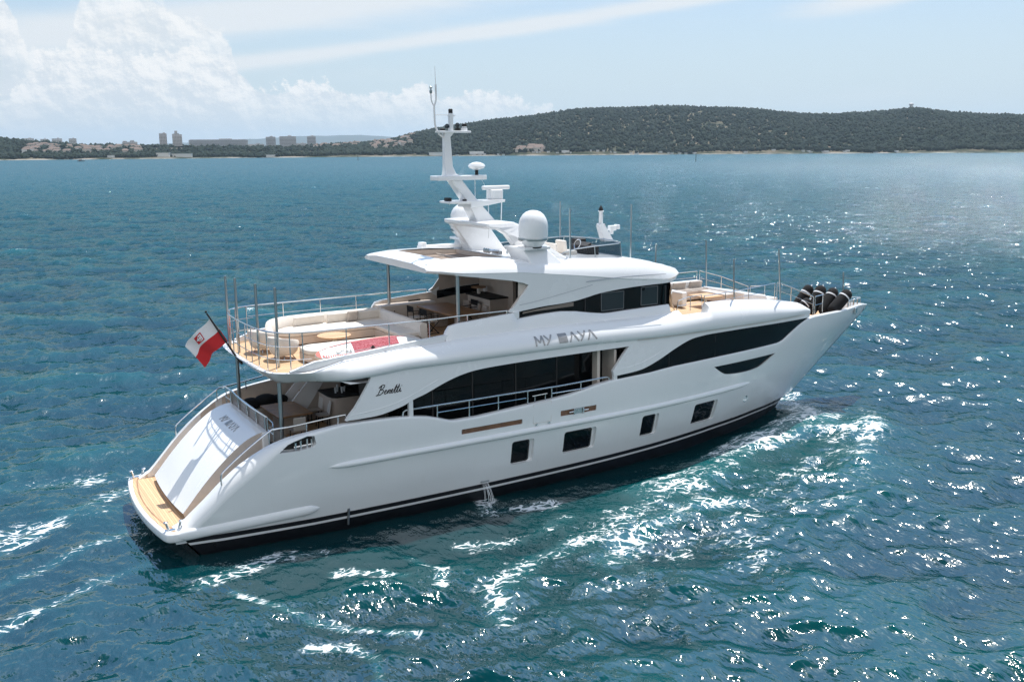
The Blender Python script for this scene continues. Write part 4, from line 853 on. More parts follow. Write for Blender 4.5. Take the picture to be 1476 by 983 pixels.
# side wings from roof to bulwark, and the panel above the wheelhouse windows
WT = spline([(12.52, 6.19), (13.2, 6.26), (13.72, 6.30), (14.3, 6.32), (14.91, 6.37), (15.4, 6.45), (15.96, 6.55), (16.91, 6.63), (18.02, 6.67), (19.3, 6.67), (19.75, 6.78)], 3)
wing = WT+[(19.8, 6.87)]+[(x, interp(x, ZC)-.01) for x in np.arange(19.4, 10.2, -.5)]+[(10.15, 7.60), (11.3, 7.43), (12.3, 7.27), (12.75, 7.16), (12.96, 7.07), (12.9, 6.98), (12.7, 6.74), (12.5, 6.5), (12.38, 6.36), (12.18, 6.25), (12.2, 6.2)]
def yw(x, z): return min(3.09, wid(x)-.01)-.04*max(0, 7.3-z)*(1 if x < 19 else .4)
g = panel(wing, yw, .1, .5, rows=False); g.mirror(); wg = g.build('wheelhouse_wing', WHITE, yacht, angle=40, bevel=.02)
g = Geo(); g.loft([[(x, -yw(x, z)+.106, z) for z in (interp(x, [(p[0], p[1]) for p in WT])+.03, interp(x, ZC)-.1)] for x in np.arange(12.6, 14.6, .3)]); g.loft([[(12.25, -2.93, 6.25), (12.3, -2.93, 6.2)], [(12.95, -2.93, 7.1), (13.0, -2.93, 6.6)]]); g.mirror(); g.build('wing_lining', GREIGE, wg)
g = Geo(); g.box((12.44, -3.04, 6.1), (.24, .12, .25)); g.mirror(); g.build('wing_foot', WHITE, yacht, bevel=.02)
# crease low on the wing
g = Geo(); g.tube([(x, -yw(x, z)-.002, z) for x, z in spline([(12.6, 6.42), (13.4, 6.52), (14.4, 6.68), (15.6, 6.88)], 5)], .012, 5); g.tube([(x, -3.1, z) for x, z in spline([(15.3, 7.02), (17, 7.06), (18.9, 7.03)], 4)], .012, 5); g.mirror(); g.build('roof_gutter', DSTEEL, yacht)
# window band
wl = [(12.5, 5.90), (13.4, 5.99), (14.2, 6.02), (14.9, 5.95), (15.6, 5.83), (16.2, 5.76), (17.1, 5.78), (19.35, 5.83)]
wb = wl+[(19.4, 6.75)]+[(p[0], p[1]+.04) for p in WT[::-1] if p[0] < 19.2]
g = panel(wb, lambda x, z: yw(x, z)-.07, .03, .5, rows=False); g.mirror(); whg = g.build('wheelhouse_window', GLASS, yacht, angle=20)
fx = [(19.38, -2.93), (19.7, -2.6), (20.0, -2.0), (20.2, -1.1), (20.27, 0), (20.2, 1.1), (20.0, 2.0), (19.7, 2.6), (19.38, 2.93)]
g = Geo(); g.loft([[(p[0]+.1, p[1], 5.55), (p[0], p[1], 5.85), (p[0]-.12, p[1]*.99, 6.86)] for p in fx]); wf = g.build('wheelhouse_windscreen', GLASS, yacht, angle=30)
FRAMEG = pbr('grey_frame', (.10, .105, .11), .4)
for (x0, x1) in ((16.05, 17.05), (17.85, 18.62)):
    fr = Geo(); zt_ = interp((x0+x1)/2, [(p[0], p[1]) for p in WT])-.07; zb_ = interp((x0+x1)/2, wl)+.13
    yy = -(yw(17, 6.2)-.07)-.012
    for (cx0, cz0, dx, dz) in (((x0+x1)/2, zt_, x1-x0, .03), ((x0+x1)/2, zb_, x1-x0, .03), (x0, (zt_+zb_)/2, .03, zt_-zb_), (x1, (zt_+zb_)/2, .03, zt_-zb_)): fr.box((cx0, yy, cz0), (dx, .02, dz))
    fr.mirror(); f = fr.build('window_frame', FRAMEG, whg)
    pg = Geo(); pg.box(((x0+x1)/2, yy+.004, (zt_+zb_)/2), (x1-x0-.03, .01, zt_-zb_-.03)); pg.mirror(); pg.build('pane', GLASSG, whg)
for xm in (15.35, 19.0):
    g = Geo(); g.box((xm, -2.98, 6.2), (.05, .03, .75)); g.mirror(); g.build('mullion', RUBBER, whg)
# bronze strip on the long narrow pane, warm interior light put into its colour
pg = Geo(); pg.add([(12.75, -2.992, 6.10), (13.2, -2.992, 6.14), (14.85, -2.992, 6.18), (14.85, -2.992, 6.33), (13.7, -2.992, 6.25), (12.75, -2.992, 6.16)], [(0, 1, 2, 3, 4, 5)]); pg.mirror(); pg.build('side_slot_strip', BRONZE, whg)
# aft bulkhead with dark sliding doors
g = Geo(); g.box((14.55, 0, 6.3), (.08, 5.8, 2.5)); g.build('wheelhouse_doors', GLASS, yacht)
g = Geo(); g.box((14.45, 1.6, 6.3), (.16, 2.6, 2.5)); g.build('wheelhouse_bulkhead', GREIGE, yacht)

# ---- radar arch, mast and antennas
arch = empty('radar_arch', (0, 0, 0)); arch.parent = yacht
for s in (-1, 1):
    g = Geo()
    P = [(13.7, 7.76), (15.35, 7.66), (15.1, 7.8), (14.5, 8.25), (13.95, 8.72), (13.55, 8.98), (13.3, 9.08), (12.25, 9.08), (12.2, 8.93), (12.65, 8.86), (13.0, 8.66), (13.38, 8.2), (13.65, 7.78)] if s < 0 else [(13.2, 7.80), (14.75, 7.70), (14.35, 8.2), (13.95, 8.72), (13.8, 8.98), (13.6, 9.08), (12.3, 9.08), (12.35, 8.9), (12.6, 8.6), (12.95, 8.15)]
    n = len(P)
    yo = lambda z: 1.62+.75*max(0, (8.35-z)/.65)**1.6
    g.add([(x, s*yo(z), z) for x, z in P]+[(x, s*1.25, z) for x, z in P], [tuple(range(n)), tuple(range(n, 2*n))[::-1]]+[(i, (i+1) % n, n+(i+1) % n, n+i) for i in range(n)])
    g.build('arch_leg', WHITE, arch, angle=35, bevel=.06, seg=3)
    # outboard shelf that carries the dome
    g = Geo(); g.prism([(12.9, s*1.5), (14.2, s*1.5), (14.05, s*2.75), (13.0, s*2.75)], 8.2, 8.3); g.loft([[(12.9, s*1.6, 8.22), (14.3, s*1.6, 8.22), (14.75, s*1.6, 7.7), (13.2, s*1.6, 7.8)], [(13.1, s*2.5, 8.22), (14.0, s*2.5, 8.22), (14.6, s*2.85, 7.62), (13.2, s*2.85, 7.72)]], ring=True, caps=True)
    g.build('dome_shelf', WHITE, arch, angle=35, bevel=.04, seg=3)
g = Geo(); g.loft([[(12.2, y, 9.08), (12.2, y, 8.96), (12.4, y, 8.86), (13.25, y, 8.86), (13.45, y, 8.95), (13.3, y, 9.09)] for y in np.linspace(-1.6, 1.6, 7)], ring=True, caps=True); g.build('cross_beam', WHITE, arch, bevel=.03)
g = Geo(); g.loft([[(11.68-.16, -.2, 10.62), (11.95, -.2, 10.62), (11.95, .2, 10.62), (11.68-.16, .2, 10.62)], [(12.15, -.26, 9.8), (12.62, -.26, 9.8), (12.62, .26, 9.8), (12.15, .26, 9.8)], [(12.55, -.32, 9.06), (13.3, -.32, 9.06), (13.3, .32, 9.06), (12.55, .32, 9.06)]], ring=True, caps=True)
mast = g.build('mast', WHITE, yacht, angle=35, bevel=.04, seg=3)
g = Geo(); g.loft([[(12.2, -.55, 9.70), (12.2, .55, 9.70), (12.2, .55, 9.80), (12.2, -.55, 9.80)], [(11.42, -.4, 9.72), (11.42, .4, 9.72), (11.42, .4, 9.80), (11.42, -.4, 9.80)]], ring=True, caps=True)
g.loft([[(12.2, -.5, 9.56), (12.2, .5, 9.56), (12.2, .5, 9.80), (12.2, -.5, 9.80)], [(13.0, -.35, 9.62), (13.0, .35, 9.62), (13.0, .35, 9.80), (13.0, -.35, 9.80)], [(13.72, -.3, 9.72), (13.72, .3, 9.72), (13.72, .3, 9.80), (13.72, -.3, 9.80)]], ring=True, caps=True); g.build('radar_shelf', WHITE, mast, bevel=.02)
g = Geo(); g.prism([(11.02, -.32), (11.02, .32), (13.0, .26), (13.0, -.26)], 10.52, 10.68); g.build('upper_shelf', WHITE, mast, bevel=.03)
g = Geo(); g.loft([[(11.42+o*.0, -.15*k, z), (11.42+.36*k, -.15*k, z), (11.42+.36*k, .15*k, z), (11.42, .15*k, z)] for z, k, o in ((10.66, 1.5, 0), (10.75, 1.1, 0), (11.0, .82, 0), (12.0, .66, 0), (12.15, 1.0, 0))], ring=True, caps=True); g.build('mast_column', WHITE, mast, angle=40, bevel=.02)
g = Geo(); g.prism([(11.2, -.2), (11.2, .2), (12.42, .2), (12.42, -.2)], 12.14, 12.21); g.build('masthead_shelf', WHITE, mast, bevel=.02)
g = Geo(); g.tube(spline([(11.5, 0, 11.95), (11.25, 0, 12.12), (11.12, 0, 12.4), (11.1, 0, 12.75), (11.1, 0, 13.05), (11.17, 0, 13.25), (11.17, 0, 13.75)], 4), .035, 8); g.tube([(11.17, 0, 13.7), (11.15, 0, 14.35)], [.014, .006], 6); g.tube(spline([(11.1, 0, 13.02), (11.0, 0, 13.2), (10.98, 0, 13.45)], 4), .025, 8); g.build('whip_antenna', WHITE, mast)
g = Geo(); g.lathe([(.035, 0), (.05, .03), (.05, .1), (.03, .12), (.03, .16), (.05, .17), (.05, .22), (.02, .24)], (10.98, 0, 13.45), 10); g.build('wind_sensor', DSTEEL, mast)
g = Geo(); g.box((11.72, 0, 12.5), (.13, .13, .6)); g.tube([(11.12, 0, 12.74), (11.72, 0, 12.74)], .012, 5); g.box((11.75, 0, 12.72), (.26, .1, .04)); g.build('masthead_post', WHITE, mast)
g = Geo(); g.lathe([(.07, 0), (.075, .06), (.075, .13), (.05, .15)], (11.72, 0, 12.8), 12); g.build('masthead_light', RUBBER, mast)
g = Geo(); g.lathe([(.11, 0), (.11, .06), (.1, .1)], (12.25, 0, 12.21), 14); g.cur = 0; g.lathe([(.08, .0), (.085, .03), (.04, .06)], (12.25, 0, 12.32), 12); g.build('signal_lamp', WHITE, mast)
g = Geo(); g.lathe([(.085, 0), (.08, .07), (.03, .09)], (12.25, 0, 12.37), 12); g.lathe([(.09, 0), (.09, .08), (.05, .1)], (11.97, -.02, 12.21), 12); g.lathe([(.09, 0), (.09, .07), (.05, .09)], (11.42, .05, 12.21), 12); g.build('lamp_base', RUBBER, mast)
g = Geo(); g.ball((11.97, -.02, 12.4), .085); g.ball((11.55, -.05, 12.36), .085); g.build('deck_lamp', GLASSG, mast)
g = Geo(); g.lathe([(.02, -.02), (.14, .01), (.27, .06), (.31, .13), (.27, .2), (.14, .26), (.01, .28)], (12.72, 0, 10.86), 20); g.build('gps_dome', WHITE, mast)
g = Geo(); g.tube([(12.72, 0, 10.68), (12.72, 0, 10.86)], .06, 10); g.build('gps_stem', RUBBER, mast)
g = Geo(); g.box((13.45, 0, 9.98), (.5, .42, .36)); rb_ = g.build('radar_gearbox', WHITE, mast, bevel=.06, seg=3)
g = Geo(); g.box((13.5, 0, 10.22), (1.12, .2, .15), rz=math.radians(0)); g.build('radar_scanner', WHITE, mast, bevel=.06, seg=3)
g = Geo(); g.box((11.55, 0, 9.86), (.16, .3, .12)); g.box((12.05, -.3, 9.83), (.14, .1, .06)); g.build('stern_light', RUBBER, mast, bevel=.02)
g = Geo(); g.tube([(13.65, -.15, 9.72), (13.62, -.15, 9.05)], .02, 6); g.tube([(13.3, .2, 9.7), (13.3, .2, 8.4)], .015, 6); g.tube([(12.85, -.1, 10.55), (13.25, -.1, 9.8)], .006, 4); g.tube([(12.7, .1, 10.55), (12.7, .1, 9.8)], .012, 5); g.build('antenna_stay', WHITE, mast)
# courtesy flag below the upper shelf
g = Geo(); secs = []
for i in range(7):
    t_ = i/6; secs.append([(12.1+.0*t_+t_*.28, .28+.05*math.sin(t_*6), 10.42-j*.11-.05*t_) for j in range(4)])
g.loft(secs); FRED = pbr('flag_red', (.55, .02, .025), .8); FWHT = pbr('flag_white', (.78, .78, .8), .8)
cf = g.build('courtesy_flag', [FWHT, FRED], mast)
for p in cf.data.polygons: p.material_index = 1 if p.center.z > 10.28 else 0
# satellite domes
for s in (-1, 1):
    d = empty('satellite_dome', (13.5, s*2.5, 8.28)); d.parent = yacht
    g = Geo(); g.lathe([(.5, .24), (.505, .4), (.505, .72), (.49, .85), (.44, .99), (.36, 1.11), (.25, 1.2), (.12, 1.245), (.01, 1.255)], (0, 0, 0), 36); g.build('radome', WHITE, d, angle=60)
    g = Geo(); g.lathe([(.508, .235), (.512, .25), (.512, .32), (.508, .335)], (0, 0, 0), 36); g.build('band', DSTEEL, d)
    g = Geo(); g.lathe([(.28, .0), (.29, .03), (.46, .2), (.5, .24)], (0, 0, 0), 30); g.build('dome_base', WHITE, d, angle=40)
    g = Geo(); g.lathe([(.30, -.02), (.30, .02)], (0, 0, 0), 24); g.build('gasket', RUBBER, d)
# flybridge helm: smoked screen, coaming, console, seat
g = Geo(); sc_ = []
for x, zt_ in ((14.85, 7.72), (15.0, 7.82), (15.3, 7.94), (15.8, 8.03), (16.6, 8.08), (17.7, 8.12)): sc_.append([(x, -1.85, interp(x, ZR)-.02), (x, -1.8, zt_)])
sc_ += [[(18.05, -1.55, 7.52), (18.0, -1.5, 8.12)], [(18.25, -.8, 7.5), (18.2, -.8, 8.12)], [(18.3, 0, 7.5), (18.25, 0, 8.12)], [(18.25, .8, 7.5), (18.2, .8, 8.12)], [(18.05, 1.55, 7.52), (18.0, 1.5, 8.12)], [(17.7, 1.85, 7.54), (17.7, 1.8, 8.12)], [(16.6, 1.85, 7.6), (16.6, 1.8, 8.1)], [(15.3, 1.85, 7.7), (15.3, 1.8, 8.06)], [(14.6, 1.85, 7.74), (14.6, 1.8, 8.02)]]
g.loft(sc_)
m_, t_ = material('smoked_screen'); b_ = t_.n('ShaderNodeBsdfPrincipled', {'Base Color': (.02, .025, .03, 1), 'Roughness': .04, 'Specular IOR Level': .5}); tr = t_.n('ShaderNodeBsdfTransparent', {0: (.60, .64, .68, 1)}); mx = t_.n('ShaderNodeMixShader', {0: .2, 1: tr.outputs[0], 2: b_.outputs[0]}); t_.n('ShaderNodeOutputMaterial', {0: mx.outputs[0]}); SMOKE = m_
fb = g.build('flybridge_screen', SMOKE, yacht, angle=30)
g = Geo(); g.tube([s_[1] for s_ in sc_], .025, 6); g.tube([(s_[0][0], s_[0][1], s_[0][2]+.03) for s_ in sc_], .02, 5)
for k in (4, 6, 11): g.tube([sc_[k][0], sc_[k][1]], .018, 5)
g.build('screen_frame', DSTEEL, fb)
g = Geo(); g.box((17.2, -.35, 7.72), (.55, 1.1, .55)); g.box((17.5, .5, 7.8), (.4, .5, .7)); g.box((17.05, -.35, 8.0), (.35, .9, .1), ry=-.4); g.build('helm_console', RUBBER, yacht, bevel=.05)
g = Geo(); g.box((16.2, -.6, 7.75), (.55, .6, .2)); g.box((15.95, -.6, 8.0), (.14, .6, .5), ry=-.15); g.box((15.4, .8, 7.85), (.6, 1.4, .35)); g.box((15.3, -.3, 7.95), (.1, 1.9, .5)); g.build('helm_seat', CREAM, yacht, bevel=.06, seg=3)
g = Geo(); g.tube([(16.85+.19*math.cos(a)*.35, -.35+.19*math.sin(a), 8.02+.19*math.cos(a)*.9) for a in np.linspace(0, 2*math.pi, 17)[:-1]], .018, 6, closed=True); g.build('steering_wheel', CHROME, yacht)
# forward light mast
g = Geo(); g.loft([[(18.28, -.14, 8.02), (18.75, -.14, 8.02), (18.75, .14, 8.02), (18.28, .14, 8.02)], [(18.05, -.12, 8.62), (18.35, -.12, 8.62), (18.35, .12, 8.62), (18.05, .12, 8.62)], [(18.08, -.11, 8.72), (18.3, -.11, 8.72), (18.3, .11, 8.72), (18.08, .11, 8.72)]], ring=True, caps=True); g.lathe([(.085, 0), (.075, .45), (.12, .46), (.12, .49)], (18.2, 0, 8.72), 14)
fm = g.build('forward_mast', WHITE, yacht, bevel=.02, angle=40)
g = Geo(); g.lathe([(.09, 0), (.08, .1), (.05, .14), (.02, .2)], (18.2, 0, 9.21), 12); g.build('forward_light', RUBBER, fm)
g = Geo(); g.box((18.75, 0, 8.52), (.32, .2, .2)); g.box((18.72, 0, 8.36), (.14, .12, .16)); g.box((18.95, -.05, 8.56), (.1, .3, .18)); g.build('searchlight', WHITE, fm, bevel=.03)
# horns on the roof
g = Geo()
for yy in (-.95, -.8, -.65): g.tube([(13.05, yy, 8.04), (12.75, yy, 8.06), (12.62, yy, 8.07)], [.03, .04, .09], 10)
g.box((13.05, -.8, 7.98), (.14, .5, .14)); g.tube([(13.6, -1.1, 7.95), (13.3, -1.1, 8.0)], [.03, .08], 8); g.build('horn', CHROME, yacht)
g = Geo(); g.box((12.9, 2.15, 8.0), (3.0, .35, .16)); g.box((11.55, 2.15, 8.1), (.25, .3, .2)); g.build('roof_rail', WHITE, yacht, bevel=.05, seg=3)

# ---- poles, rails, ensign staff
def pole(pts, r=.045, mat=None): 
    g = Geo(); g.tube(pts, r, 10); return g.build('awning_pole', mat or DSTEEL, yacht)
for x, y, z0, z1 in ((4.18, 2.08, 5.05, 7.48), (4.2, .98, 5.05, 7.53), (4.47, -.35, 5.05, 7.48), (4.62, -1.88, 5.05, 7.52)): pole([(x, y, z0), (x, y, z1)], .042)
for x, y, z0, z1, lx in ((17.65, 2.0, 7.5, 9.5, 0), (15.42, -1.95, 7.6, 9.5, -.03), (19.53, -.2, 7.2, 9.42, 0), (22.8, 2.2, 5.6, 7.5, 0), (25.8, 2.2, 5.3, 7.5, -.1), (22.75, -2.7, 5.7, 7.3, -.08), (25.6, -2.45, 5.4, 7.5, -.22), (32.5, .1, 4.3, 5.8, -.08)): pole([(x, y, z0), (x+lx, y, z1)], .032)
for x, y, a, b in ((4.42, -2.45, 2.07, 4.7), (4.5, 2.45, 2.07, 4.7), (10.42, -2.75, 5.05, 7.62), (10.40, 2.75, 5.05, 7.62)): pole([(x, y, a), (x, y, b)], .062)
def railing(name, top, posts, mids=(), r=.022, pr=.018, parent=None):
    g = Geo(); g.tube(top, r, 8)
    for q in mids: g.tube(q, r*.6, 6)
    o = g.build(name, CHROME, parent or yacht)
    for a, b in posts:
        p = Geo(); p.tube([a, b], pr, 8); p.build('post', CHROME, o)
    return o
def zr_up(x): return interp(x, [(3.9, 6.26), (12.2, 6.28)])
UP_ = [(4.02, 0), (4.05, 1.0), (4.12, 1.8), (4.28, 2.35), (4.55, 2.72), (5.0, 2.92), (5.6, 3.0), (7, 3.05), (9.6, 3.07)]
def upath(s): return [(p[0], s*p[1]) for p in spline(UP_, 5)]
ring_ = [(p[0], p[1], 6.26) for p in upath(1)[::-1]]+[(p[0], p[1], 6.26) for p in upath(-1)[1:]]
ring_ = [(x, 3.05*1, zr_up(x)) for x in (12.1, 11.2, 10.4)]+ring_+[(x, -3.05, zr_up(x)) for x in (10.4, 11.2, 12.1)]
pp = [(4.03, .45), (4.03, -.45), (4.1, 1.6), (4.1, -1.6), (4.2, 2.15), (4.2, -2.15), (4.36, 2.5), (4.36, -2.5), (4.62, 2.77), (4.7, -2.8), (5.05, 2.93), (5.05, -2.93), (6.4, 3.03), (6.4, -3.03), (7.8, 3.06), (7.8, -3.06), (9.2, 3.07), (9.2, -3.07), (10.6, 3.05), (10.6, -3.05), (12.1, 3.05), (12.1, -3.05), (4.05, -1.05), (4.05, 1.05)]
def edge_z(x): return interp(x, [(4, 5.06), (4.6, 5.12), (5.3, 5.30), (9.6, 5.60), (9.9, 5.95), (12.1, 6.15)])
mid1 = [(p[0], p[1], p[2]-.42) for p in ring_ if p[0] < 5.3]; mid2 = [(p[0], p[1], p[2]-.82) for p in ring_ if p[0] < 5.3]
mid3 = [(p[0], p[1], p[2]-.36) for p in ring_ if 5.0 < p[0] < 10.2 and p[1] > 0]; mid4 = [(p[0], p[1], p[2]-.36) for p in ring_ if 5.0 < p[0] < 9.8 and p[1] < 0]
railing('upper_deck_railing', ring_, [((x, y, edge_z(x)-.02), (x, y, zr_up(x))) for x, y in pp], [mid1, mid2, mid3])
RZ = 3.57
for s in (-1, 1):
    yr = lambda x: s*(Yh(x, 3.2)-.1)
    pts = [(7.95, yr(7.95), 3.38), (7.97, yr(7.97), 3.52), (8.06, yr(8.06), RZ)]+[(x, yr(x), RZ+(.06 if x > 14 else 0)*((x-14)/2)) for x in np.arange(8.5, 15.9, .6)]+[(15.9, yr(15.9), 3.62), (15.98, yr(15.98), 3.58), (16, yr(16), 3.45)]
    po = [((x, yr(x), ztop(x)-.02), (x, yr(x), RZ)) for x in (9.15, 10.31, 11.41, 12.56, 13.53, 14.75)]
    m1 = [[(x, yr(x), RZ-.24) for x in (9.15, 10.3, 11.4, 12.5)], [(x, yr(x), RZ-.22) for x in (13.55, 14.7, 15.2)]]
    railing('side_railing', pts, po, m1, .026, .022)
    railing('gate_handle', [(12.75, yr(12.7), 3.36), (13.35, yr(13.3), 3.38)], [((12.85, yr(12.8), 3.08), (12.85, yr(12.8), 3.36)), ((13.27, yr(13.2), 3.12), (13.27, yr(13.2), 3.38))], (), .018, .016)
    # quarter rail: up the wing, round the corner, forward along the cockpit
    yq = s*2.98
    q = spline([(2.38, yq, 2.02), (2.39, yq, 2.28), (2.5, yq, 2.44), (3.1, yq, 2.9), (3.85, yq*1.01, 3.40), (4.05, s*3.05, 3.46), (4.6, s*3.15, 3.50), (6.0, s*3.35, 3.66), (6.15, s*3.36, 3.62), (6.18, s*3.36, 3.45)], 4)
    railing('quarter_railing', q, [((3.86, s*3.0, 3.0), (3.86, s*3.0, 3.40)), ((4.95, s*3.2, 3.25), (4.95, s*3.2, 3.53)), ((5.9, s*3.34, 3.4), (5.9, s*3.34, 3.65))], (), .027, .022)
    # aft corner gate by the glass panel
    railing('stair_gate', [(4.12, s*1.98, 3.56), (4.08, s*2.7, 3.56), (4.04, s*2.85, 3.48)], [((4.1, s*2.1, 3.0), (4.1, s*2.1, 3.56)), ((4.1, s*2.65, 2.6), (4.1, s*2.65, 3.56))], [[(4.1, s*2.1, 3.2), (4.08, s*2.7, 3.2)]])
railing('aft_railing', [(4.1, -1.98, 3.58), (4.02, -1, 3.6), (4.0, 0, 3.6), (4.02, 1, 3.6), (4.1, 1.98, 3.58)], [((4.08, y, 3.08), (4.06, y, 3.58)) for y in (-1.95, -1.0, 0, 1.0, 1.95)], (), .028, .024)
# foredeck rails
for s in (-1, 1):
    a = [(x, s*min(2.95, Yf(x)-.6), z) for x, z in ((21.0, 6.0), (22.2, 6.02), (23.6, 6.05), (25.35, 6.10))]
    railing('foredeck_railing', a, [((p[0], p[1], interp(p[0], [(20.9, 5.72), (23, 5.68), (25.4, 5.42)])-.03), p) for p in a], [[(p[0], p[1], p[2]-.27) for p in a]], .018, .016)
    b = [(25.5, s*2.35, 6.12), (26.6, s*2.1, 5.8), (28.15, s*1.95, 5.24)]
    railing('stair_railing', b, [((25.5, s*2.35, 5.3), b[0]), ((26.6, s*2.1, 5.1), b[1]), ((28.15, s*1.95, 4.5), b[2])], [[(p[0], p[1], p[2]-.33) for p in b]], .02, .018)
    c_ = [(28.28, s*1.93, 5.24), (29.0, s*1.72, 5.24)]
    railing('bow_gate', c_, [((p[0], p[1], 4.48), p) for p in c_], [[(p[0], p[1], 4.86) for p in c_]], .02, .018)
    d_ = [(30.9, s*1.15, 4.62), (32, s*.75, 4.60), (33.3, s*.25, 4.52), (33.6, 0, 4.5)]
    railing('pulpit_rail', d_, [((p[0], p[1], 4.3), p) for p in d_[:3]], (), .018, .015)
    # recessed wing station gate on the shoulder
    G_ = [(19.55, s*2.98, 5.50), (19.62, s*3.0, 5.95), (20.1, s*3.02, 6.06), (20.75, s*3.02, 6.08), (20.82, s*3.0, 5.6)]
    railing('wing_gate', G_, [((20.2, s*3.02, 5.52), (20.2, s*3.02, 6.06))], [[(19.58, s*3.0, 5.75), (20.8, s*3.0, 5.82)]], .018, .014)
# ensign staff with flag
g = Geo(); g.tube([(4.12, .42, 4.78), (3.9, .42, 5.12), (3.10, .42, 6.55)], [.035, .035, .026], 10); g.ball((3.08, .42, 6.6), .04, n=8, m=6); staff = g.build('ensign_staff', RUBBER, yacht)
g = Geo(); g.box((4.15, .62, 4.86), (.16, .14, .14)); g.build('stern_camera', RUBBER, yacht, bevel=.02)
g = Geo(); N, K = 22, 12; P0 = Vector((3.20, .42, 6.40)); P1 = Vector((3.655, .42, 5.59)); 
secs = []
for i in range(N+1):
    t_ = i/N; row = []
    for j in range(K+1):
        q = j/K; b0 = P0.lerp(P1, q)
        p = b0+Vector((-.62, .37, -.64-.12*t_))*t_*1.22*(1-.10*q)+Vector((.05*math.sin(t_*7+q*2), .11*math.sin(t_*8.5+q*2.4)*t_**.6+.04*math.sin(t_*17+q*5)*t_, -.02*math.sin(t_*9)))
        row.append(tuple(p))
    secs.append(row)
g.loft(secs); fl = g.build('ensign', [FWHT, FRED], staff, angle=80)
for k, p in enumerate(fl.data.polygons): p.material_index = 1 if (k % K) >= K//2 else 0
# coat of arms on the white half: red shield with a white bird-like emblem
def flag_pt(u, v, d=.0):
    i = u*N; j = v*K; i0 = min(int(i), N-1); j0 = min(int(j), K-1); fi, fj = i-i0, j-j0
    A = Vector(secs[i0][j0]).lerp(Vector(secs[i0+1][j0]), fi); B = Vector(secs[i0][j0+1]).lerp(Vector(secs[i0+1][j0+1]), fi)
    nr = (Vector(secs[i0+1][j0])-Vector(secs[i0][j0])).cross(Vector(secs[i0][j0+1])-Vector(secs[i0][j0])).normalized()
    if nr.y > 0: nr = -nr
    return A.lerp(B, fj)+nr*d
for (u0, u1, v0, v1, d, mt, nm) in ((.46, .66, .11, .41, .012, FRED, 'shield'), (.49, .55, .15, .2, .02, FWHT, 'emblem')):
    sh = Geo()
    if nm == 'shield':
        for sgn in (1, -1): sh.loft([[flag_pt(u, v, d*sgn) for v in np.linspace(v0, v1, 5)] for u in np.linspace(u0, u1, 5)])
    else:
        for sgn in (1, -1):
            for (a, b, c2, e2) in ((.485, .635, .235, .285), (.485, .515, .15, .37), (.53, .55, .15, .37), (.575, .60, .19, .33), (.485, .57, .15, .18), (.485, .57, .34, .37)): sh.loft([[flag_pt(u, v, d*sgn) for v in (c2, e2)] for u in np.linspace(a, b, 4)])
    sh.build(nm, mt, staff, angle=0)
# ---- lettering
def seg_letters(word, h=1.0):
    """angular display capitals as stroke lists; origin at lower left, returns strokes and advance"""
    D = {'M': ([[(0, 0), (.08, 1), (.42, .35), (.76, 1), (.84, 0)]], 1.0), 'Y': ([[(0, 1), (.36, .5)], [(.78, 1), (.1, 0)]], .92), 'A': ([[(0, 0), (.42, 1), (.95, 0)]], 1.05), ' ': ([], .5), '#': ([], 1.15)}
    x = 0; out = []
    for ch in word:
        st, ad = D[ch]
        for s_ in st: out.append([((x+p[0])*h, p[1]*h) for p in s_])
        if ch == '#':
            for k in range(9): out.append([(x*h, (k+.5)/9*h), ((x+.9)*h, (k+.5)/9*h)])
        x += ad
    return out, x*h
def strokes_to(geo, strokes, place, w, th):
    for s_ in strokes:
        fine = []
        for a, b in zip(s_[:-1], s_[1:]): fine += [((a[0]+(b[0]-a[0])*k/6, a[1]+(b[1]-a[1])*k/6), (a[0]+(b[0]-a[0])*(k+1)/6, a[1]+(b[1]-a[1])*(k+1)/6)) for k in range(6)]
        for a, b in fine:
            d = Vector((b[0]-a[0], b[1]-a[1])); n_ = Vector((-d.y, d.x)).normalized()*w/2
            if abs(d.x) > 1e-6 and abs(d.y) < 1e-6: n_ = Vector((0, w*.38))
            q = [(a[0]+n_.x, a[1]+n_.y), (b[0]+n_.x, b[1]+n_.y), (b[0]-n_.x, b[1]-n_.y), (a[0]-n_.x, a[1]-n_.y)]
            v = [place(*p, th) for p in q]+[place(*p, -.02) for p in q]
            geo.add(v, [(0, 1, 2, 3), (7, 6, 5, 4), (0, 4, 5, 1), (1, 5, 6, 2), (2, 6, 7, 3), (3, 7, 4, 0)])
st_, adv = seg_letters('MY #AYA', .31)
for s in (-1, 1):
    def place(u, v, d, s=s):
        X_ = 12.85+u*1.24 if s < 0 else 12.85+adv*1.24-u*1.24
        z_ = zg(X_)+.21+v*.98; 
        h_, kk, bu = hsh(X_), ins(X_), bul(X_)
        pr = [(.14*h_/.7, bu), (.36*h_, bu*.8), (.56*h_, bu*.25-.02), (.74*h_, -.32*kk), (.88*h_, -.58*kk), (.96*h_, -.82*kk)]
        o_ = float(np.interp(z_-zg(X_), [q[0] for q in pr], [q[1] for q in pr]))
        return (X_, s*(Yf(X_)+o_+d+.004), z_+d*.6)
    for lo_, hi_ in ((0, .62), (.62, 9)):
        g = Geo(); strokes_to(g, [q for q in st_ if lo_ <= q[0][0] < hi_], place, .043, .012); g.build('name_lettering', LETTER, yacht, angle=0)
g = Geo(); st2, adv2 = seg_letters('MY #AYA', .30)
def place2(u, v, d):
    y = .80-u*.86; t_ = v/.30; x = 3.40+t_*.235; z = float(np.interp(x, DX, DZ)); return (x+bow_(y)*.45-d*.6-.004, y, z+d*.9+.008)
strokes_to(g, st2, place2, .036, .012); g.build('stern_lettering', LETTER, yacht, angle=0)
